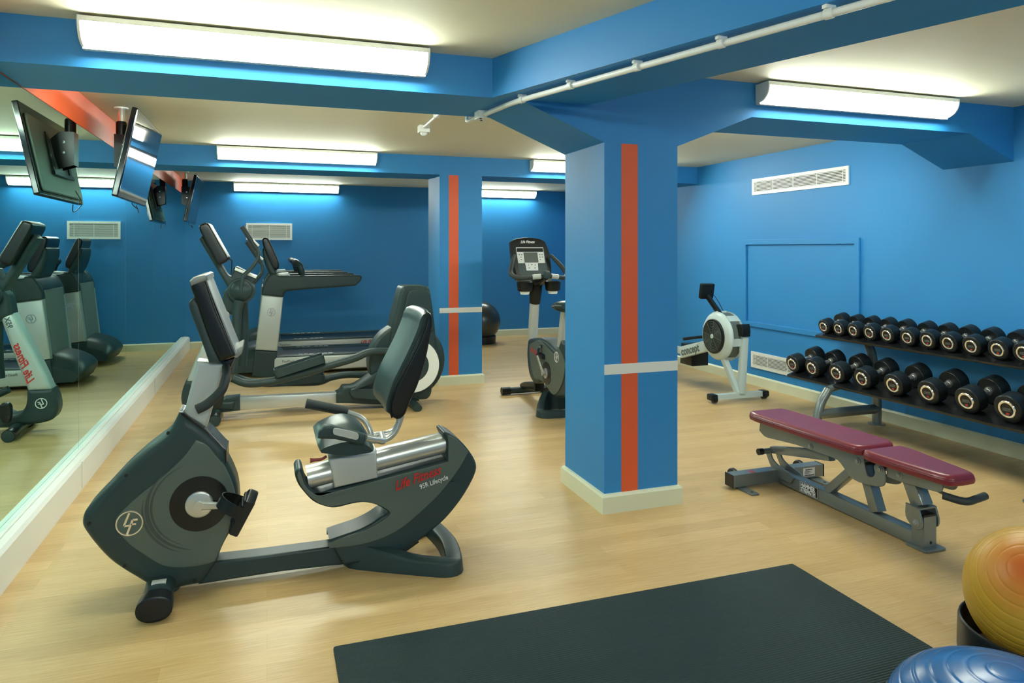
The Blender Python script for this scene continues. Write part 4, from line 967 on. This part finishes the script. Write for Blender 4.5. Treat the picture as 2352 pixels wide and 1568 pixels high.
# dumbbells: build one, copy the rest, scale each
def dumbbell(loc):
    D = thing('dumbbell', loc, 'dumbbell', 'dumbbell')
    o = Vector(loc)
    # axis along local +X, near face at x=0; unit radius head .075, length .27
    def T(): return MB(Matrix.Translation(o))
    hp = [(.0, 0), (.046, 0), (.060, .0), (.070, .003), (.075, .010), (.075, .087), (.071, .095), (.0, .095)]
    for k, (x0, s) in enumerate(((0, 1), (.305, -1))):
        h = T(); h.lathe([(r_, s * d) for r_, d in hp], (x0, 0, 0), 'X', 40); hd = h.build('head', BLACKRUB, D)
        rg = T(); rg.lathe([(.034, s * .002), (.0345, s * -.003), (.039, s * -.0055), (.044, s * -.005), (.0485, s * .002)], (x0, 0, 0), 'X', 36); rg.build('end_ring', CHROME, hd)
        if k == 0:
            c = T(); c.prism(rrect(.016, .011, .001, 1, -.001, -.024), 'X', -.003, .001); c.build('weight_label', REDLBL, hd, flat=True)
            text('brand_lettering', 'HAMMER', .0115, GTXT, frame(o + Vector((-.0012, .0005, .000)), (0, -1, 0), (-1, 0, 0)), hd, align='CENTER', bold=.0003, sx=.9)
            text('brand_lettering', 'STRENGTH', .0115, GTXT, frame(o + Vector((-.0012, .0005, -.010)), (0, -1, 0), (-1, 0, 0)), hd, align='CENTER', bold=.0003, sx=.8)
    g = T(); g.lathe([(.0, .09), (.024, .090), (.024, .103), (.016, .106)] + [(.0165 + (.0012 if k % 2 else 0), .112 + .082 * k / 12) for k in range(13)] + [(.016, .199), (.024, .202), (.024, .215), (.0, .215)], (0, 0, 0), 'X', 24); g.build('handle', CHROME, D)
    return D
DB = None
top = [(4.777,0.779),(4.613,0.774),(4.457,0.759),(4.296,0.763),(4.131,0.751),(3.949,0.766),(3.782,0.761),(3.618,0.763),(3.449,0.758),(3.267,0.746),(3.103,0.747)]
bot = [(4.901,0.416),(4.672,0.431),(4.408,0.442),(4.154,0.451),(3.875,0.437),(3.593,0.429),(3.312,0.417),(3.047,0.406)]
rtop = [.062, .062, .063, .064, .065, .066, .067, .068, .069, .070, .071]
rbot = [.077, .078, .080, .081, .083, .084, .086, .088]
ordn = ['first', 'second', 'third', 'fourth', 'fifth', 'sixth', 'seventh', 'eighth', 'ninth', 'tenth', 'eleventh']
def put(row, i, x, y, rad, z_sh, x_sh, lab, grp):
    global DB
    # rest the head on the tilted shelf: distance from the shelf line equals the radius
    s = rad / .075; ls = .84 if row == 'upper' else 1.0
    ca, sa = math.cos(TL), math.sin(TL)
    # point on shelf surface at distance a from front edge
    a = (x - x_sh) / ca + rad * math.tan(TL)
    px_ = x_sh + a * ca - rad * sa; pz_ = z_sh + a * sa + rad * ca + .001
    if DB is None: DB = dumbbell((x, y, pz_)); o = DB
    else: o = dup(DB, (x, y, pz_))
    o.location = (px_, y, pz_); o.scale = (ls, s, s); o.rotation_euler = (0, -TL, 0)
    if row == 'upper' and i == 3: o.rotation_euler = (math.radians(18), -TL, 0)
    o['label'] = lab; o['group'] = grp
    return o
for i, (y, z) in enumerate(top):
    lab = f'black rubber dumbbell on the upper shelf of the rack, {ordn[i]} from the left' if i else 'black rubber dumbbell at the left end of the upper shelf, smallest of its row'
    put('upper', i, 4.47, y, rtop[i], ZU, XU, lab, 'dumbbells on the upper shelf')
for i, (y, z) in enumerate(bot):
    lab = f'thick black rubber dumbbell on the lower shelf of the rack, {ordn[i]} from the left' if i else 'thick black rubber dumbbell at the left end of the lower shelf, before the wall vent'
    put('lower', i, 4.25, y, rbot[i], ZL, XL, lab, 'dumbbells on the lower shelf')

# ---------------------------------------------------------------- weight bench
BN = thing('weight_bench', (2.85, 2.95, .0507), 'adjustable weight bench with two maroon vinyl pads on a grey steel frame', 'bench')
BX0, BX1 = 2.815, 2.880
def ybar(a, b_, w0, w1, x0, x1, name, m, par=None, r=.006):
    a, b_ = Vector(a), Vector(b_); t = (b_ - a).normalized(); n_ = Vector((-t.y, t.x))
    poly = [tuple(a + n_*w0), tuple(b_ + n_*w1), tuple(b_ - n_*w1), tuple(a - n_*w0)]
    return MB().prism(poly, 'X', x0, x1, r, 2).build(name, m, par or BN)
bmn = [(3.369,0.133,1),(3.373,0.045,1),(2.441,0.049,1),(2.441,0.120,1)]
SP = MB().prism([(3.40, .060), (3.40, .132), (2.45, .118), (2.45, .053)], 'X', BX0, BX1, .006, 2).build('spine_beam', STEELBLUE, BN)
MB().prism(rrect(.64, .072, .006, 2, 2.82, .100), 'Y', 3.355, 3.425, .005, 2).build('wheel_crossbar', STEELBLUE, BN)
for s in (-1, 1):
    MB().prism(rrect(.006, .074, .002, 1, 2.82 + s*.322, .100), 'Y', 3.353, 3.427, .001, 1).build('end_cap', DARK2, BN)
    e = MB(); xw = 2.82 + s * (.25 if s < 0 else .12)
    e.lathe([(.0, -.014), (.040, -.014), (.044, -.008), (.044, .008), (.040, .014), (.0, .014)], (2.82 + (-.25 if s < 0 else .225), 3.452, .098), 'X', 28); e.build('transport_wheel', BLACKRUB, BN)
    xt = 2.82 + (-.255 if s < 0 else .255)
    e = MB(); e.prism(rrect(.055, .15, .012, 3, xt, 3.315), 'Z', .0507, .060, .002, 1); e.prism(rrect(.055, .04, .002, 1, xt, 3.385), 'Z', .0507, .066, .002, 1); e.build('anchor_tab', STEELBLUE, BN)
    e = MB(); e.lathe([(.0, 0), (.008, 0), (.008, .001), (.0, .001)], (xt, 3.275, .0602), 'Z', 14); e.build('bolt_hole', DVOID, BN)
e = MB(); e.box(2.99, 3.075, 3.3535, 3.3548, .075, .125); s_ = e.build('rating_sticker', STICK, BN, flat=True)
e = MB(); e.box(3.005, 3.055, 3.3525, 3.3535, .113, .118)
for k in range(5): e.box(3.0, 3.03 + .01 * (k % 3), 3.3525, 3.3535, .107 - .004*k, .1085 - .004*k)
for k in range(16): e.box(3.0 + k*.0045, 3.0022 + k*.0045 + .001*(k % 2), 3.3525, 3.3535, .078, .086)
e.build('print', DTXT, s_, flat=True)
MB().box(2.63, 2.66, 3.36, 3.40, .1362, .1368).build('red_sticker', REDLBL, BN, flat=True)
# ladder plates curling up at the head end
lp = [(3.37, .09, 1), (3.43, .16), (3.462, .215, 1), (3.42, .222, 1), (3.395, .185), (3.34, .16), (3.27, .148), (3.22, .130, 1), (3.25, .09, 1)]
for x0 in (2.806, 2.873): MB().prism(cr(lp, 4), 'X', x0, x0 + .010, .002, 1).build('ladder_plate', STEELBLUE, BN)
lk = [(3.422,0.201),(3.147,0.309)]
ybar((3.44, .228), (2.98, .322), .020, .030, 2.822, 2.868, 'link_arm', STEELBLUE)
MB().tube([(2.765, 3.44, .224), (2.84, 3.44, .224)], .016, smooth=False).build('pin_housing', STEELBLUE, BN)
MB().tube([(2.738, 3.44, .224), (2.768, 3.44, .224)], .019, smooth=False).build('pin_knob', BLACKRUB, BN)
# braces
ybar((3.00, .125), (2.79, .33), .022, .022, BX0 + .006, BX1 - .006, 'brace', STEELBLUE)
ybar((2.68, .125), (2.76, .33), .027, .025, BX0 + .003, BX1 - .003, 'brace', STEELBLUE)
# foot post with plate
MB().box(BX0 - .001, BX1 + .009, 2.396, 2.462, .060, .202).build('foot_post', STEELBLUE, BN, ang=20)
MB().prism(rrect(.125, .115, .012, 3, 2.857, 2.425), 'Z', .0507, .063, .003, 2).build('foot_plate', STEELBLUE, BN)
MB().box(BX0 + .001, BX1 + .007, 2.398, 2.460, .201, .210).build('post_cap', DARK2, BN, flat=True)
e = MB(); e.lathe([(.0, 0), (.007, 0), (.007, -.001), (.0, -.001)], (2.855, 2.3958, .084), 'Y', 14); e.build('bolt_hole', DVOID, BN)
# seat support with fork
ybar((2.437, .240), (2.515, .40), .034, .032, BX0 + .002, BX1 + .006, 'seat_post', STEELBLUE)
for x0 in (BX0 - .018, BX1 + .018):
    MB().prism(cr([(2.475, .248, 1), (2.405, .238, 1), (2.388, .185), (2.398, .150), (2.438, .150), (2.475, .185)], 3), 'X', x0 - .005, x0 + .005, .0015, 1).build('fork_plate', STEELBLUE, BN)
MB().box(BX0 - .022, BX1 + .022, 2.405, 2.470, .234, .242).build('fork_bridge', STEELBLUE, BN, flat=True)
def bolt(x, y, z, r_=.012, s=-1):
    e = MB(); e.lathe([(.0, s*.012), (r_*.55, s*.012), (r_*.8, s*.010), (r_*.85, s*.004), (r_*1.3, s*.003), (r_*1.35, 0), (.0, 0)], (x, y, z), 'X', 20); e.build('bolt', GREYSIL, BN)
bolt(BX0 - .023, 2.418, .173, .013)
# side plates carrying the pads
pa_ = [(3.490,0.386,1),(3.498,0.332,1),(3.459,0.311),(3.420,0.307),(3.185,0.328),(2.959,0.330),(2.884,0.328),(2.841,0.298),(2.798,0.266),(2.743,0.257),(2.637,0.269),(2.598,0.284),(2.588,0.310),(2.588,0.351),(2.603,0.380),(2.629,0.386),(2.655,0.363),(2.647,0.334),(2.660,0.309),(2.691,0.305),(2.707,0.337),(2.718,0.410,1)]
pl_ = cr(pa_, 2)
for x0 in (2.790, 2.895): MB().prism(pl_, 'X', x0, x0 + .009, .002, 1).build('back_plate', STEELBLUE, BN)
pb_ = [(2.588,0.387,1),(2.588,0.331,1),(2.500,0.331),(2.465,0.334),(2.319,0.345),(2.302,0.353),(2.292,0.370),(2.290,0.412,1)]
for x0 in (2.800, 2.885): MB().prism(cr(pb_, 2), 'X', x0, x0 + .009, .002, 1).build('seat_plate', STEELBLUE, BN)
for (yb_, zb_) in [(3.073,0.348),(2.751,0.360),(2.616,0.360)]: bolt(2.790, yb_, zb_, .013)
(yb_, zb_) = [(2.514,0.361)][0]; bolt(2.800, yb_, zb_, .013)
MB().tube([(2.79, [(2.751,0.360)][0][0], [(2.751,0.360)][0][1]), (2.90, [(2.751,0.360)][0][0], [(2.751,0.360)][0][1])], .012, smooth=False).build('pivot_rod', STEELBLUE, BN)
MB().tube([(2.79, [(2.616,0.360)][0][0], [(2.616,0.360)][0][1]), (2.90, [(2.616,0.360)][0][0], [(2.616,0.360)][0][1])], .012, smooth=False).build('pivot_rod', STEELBLUE, BN)
e = MB(); e.tube([(2.86, 2.36, .33), (2.86, 2.30, .325), (2.87, 2.25, .33)], .008, n=8); e.build('handle_stem', STEELBLUE, BN)
MB().tube([(2.80, 2.29, .340), (2.86, 2.235, .325), (2.93, 2.235, .328), (2.990, 2.240, .333)], .0165, n=14).build('foam_handle', FOAM, BN)
def pad(outline, z0, z1, slope, yref, name):
    o_ = cr(outline, 5)
    if area2(o_) < 0: o_ = o_[::-1]
    T_ = MB(); rings = []
    for (ins, z) in ((.012, 0), (.003, .004), (0, .012), (0, .024), (.002, .0275), (.0035, .029), (.002, .0305), (.006, .040), (.014, .046), (.024, .049)):
        zz = z0 + (z1 - z0) * z / .049
        rings.append([(x, y, zz + (y - yref) * slope) for x, y in offset(o_, ins)])
    T_.loft(rings); return T_.build(name, MAROON, BN)
pad([(2.725, 3.50, 1), (2.75, 3.53), (2.95, 3.53), (2.985, 3.50), (2.995, 3.40), (2.985, 2.76), (2.965, 2.70), (2.93, 2.675), (2.76, 2.672), (2.722, 2.70), (2.713, 2.76), (2.713, 3.42)], .405, .455, -.012, 3.1, 'back_pad')
pad([(2.735, 2.665), (2.76, 2.672), (2.95, 2.672), (2.975, 2.655), (2.985, 2.60), (2.965, 2.42), (2.945, 2.27), (2.92, 2.235), (2.80, 2.235), (2.772, 2.27), (2.745, 2.42), (2.725, 2.60)], .400, .450, .02, 2.66, 'seat_pad')
# name plate on the spine
pt = [(3.182,0.128),(3.034,0.117)]
npz = .0945
MB().box(BX0 - .0015, BX0 + .001, 3.045, 3.185, .068, .126).build('name_plate', DARK2, BN, flat=True)
e = MB()
for (a, b_, c, d) in ((3.047, 3.183, .069, .0705), (3.047, 3.183, .1235, .125), (3.047, 3.0485, .069, .125), (3.1815, 3.183, .069, .125)): e.box(BX0 - .0022, BX0 - .001, a, b_, c, d)
e.build('plate_border', WTXT, BN, flat=True)
text('name_lettering', 'HAMMER', .031, WTXT, frame((BX0 - .002, 3.176, .0985), (0, -1, 0), (-1, 0, 0)), BN, bold=.0012, sx=.86)
text('name_lettering', 'STRENGTH', .031, WTXT, frame((BX0 - .002, 3.176, .0735), (0, -1, 0), (-1, 0, 0)), BN, bold=.0012, sx=.72)

BN.location = (2.9555, 3.0592, 0.0); BN.scale = (1.037, 1.037, 1.037)

# ---------------------------------------------------------------- floor mat, balls
MB().prism(rrect(2.005, 1.28, .01, 2, 1.2245, 1.925), 'Z', 0, .012, .004, 2).build('exercise_mat', MATMAT, org=(1.2245, 1.925, 0))
tag(bpy.data.objects['exercise_mat'], 'large dark green ribbed rubber mat lying on the wood floor in the foreground', 'mat')

def rib_profile(count, depth, r, z_from=-1, z_to=1): pass
# orange ball in its ring
bc = (2.473, 1.658, .242); br_ = .225
def grooved_ball(c, r, axis_dir, lat, depth, name, m, sz=1.0, hemi=False, n=96, mm=300, gw=.8):
    prof = []
    for i in range(mm + 1):
        t = (PI * .5 if hemi else PI) * i / mm
        d = 0.0
        for a in lat:
            x = (math.degrees(t) - a) / gw
            if abs(x) < 3: d += depth * math.exp(-x * x)
        prof.append(((r - d) * math.sin(t) + 1e-5, (r - d) * math.cos(t) * sz))
    z = Vector(axis_dir).normalized(); x = z.orthogonal().normalized(); y = z.cross(x)
    rings = [[Vector(c) + x * (q * math.cos(2*PI*k/n)) + y * (q * math.sin(2*PI*k/n)) + z * h for k in range(n)] for q, h in prof]
    return rings
mb = MB(); mb.loft(grooved_ball(bc, br_, (-.707, -.267, .655), (13, 22, 31, 41, 50, 58, 65, 72, 79, 86, 93, 100, 107, 114, 121), .0009, 'x', None))
ob = mb.build('stability_ball', BALLO, org=(bc[0], bc[1], bc[2] - br_), ang=60)
tag(ob, 'shiny orange stability ball resting in a black ring, right edge of the photo', 'ball')
mb = MB(); mb.lathe([(.238, 0), (.249, .004), (.251, .02), (.249, .12), (.246, .130), (.241, .133), (.236, .128), (.234, .11), (.228, .03), (.228, .0), (.238, 0)], (2.485, 1.655, 0), 'Z', 64)
tag(mb.build('ball_ring', BLACKRUB, org=(2.485, 1.655, 0), ang=40), 'black plastic ring stand on the floor under the orange ball', 'ring')
# blue balance dome on its base, standing on the mat
BD = thing('balance_trainer', (1.945, 1.391, .012), 'blue rubber balance dome on a dark base, bottom right corner, on the mat', 'balance dome')
mb = MB(); mb.loft(grooved_ball((1.945, 1.391, .075), .305, (0, 0, 1), (9, 19, 29, 39, 49, 60, 71), .0022, 'x', None, sz=.57, hemi=True, gw=1.1)); mb.build('dome', BALLB, BD, ang=60)
mb = MB(); mb.lathe([(.0, 0), (.27, 0), (.315, .012), (.325, .035), (.322, .055), (.305, .066), (.0, .064)], (1.945, 1.391, .012), 'Z', 64); mb.build('base', mat('dark_green_base', (.03, .07, .065), .45), BD)
# colour runs from amber to a redder cap round the pole of the grooves
nt = BALLO.node_tree; bs = nt.nodes['Principled BSDF']
tc = nt.nodes.new('ShaderNodeTexCoord'); vm = nt.nodes.new('ShaderNodeVectorMath'); vm.operation = 'DISTANCE'
vm.inputs[1].default_value = (-.707 * .225, -.267 * .225, .225 + .655 * .225)
rp_ = nt.nodes.new('ShaderNodeValToRGB'); rp_.color_ramp.elements[0].position = .02; rp_.color_ramp.elements[1].position = .17
rp_.color_ramp.elements[0].color = (0.52, 0.11, 0.015, 1); rp_.color_ramp.elements[1].color = (0.56, 0.31, 0.030, 1)
nt.links.new(tc.outputs['Object'], vm.inputs[0]); nt.links.new(vm.outputs['Value'], rp_.inputs[0]); nt.links.new(rp_.outputs[0], bs.inputs['Base Color'])
# black ball in the far corner
mb = MB(); c0 = (3.05, 10.20, .33); mb.loft(grooved_ball(c0, .30, (.2, -.5, .5), (30, 42, 54, 66, 78, 90, 102, 114),   .0010, 'x', None, mm=120))
tag(mb.build('stability_ball', BALLK, org=(c0[0], c0[1], .03), ang=60), 'dark grey stability ball behind the far pillar by the back wall', 'ball')
mb = MB(); mb.lathe([(.215, 0), (.232, .004), (.236, .11), (.228, .118), (.215, .112), (.19, .045), (.19, 0), (.215, 0)], (3.05, 10.20, 0), 'Z', 48)
tag(mb.build('ball_ring', BLACKRUB, org=(3.05, 10.20, 0)), 'black plastic ring stand under the dark ball by the back wall', 'ring')
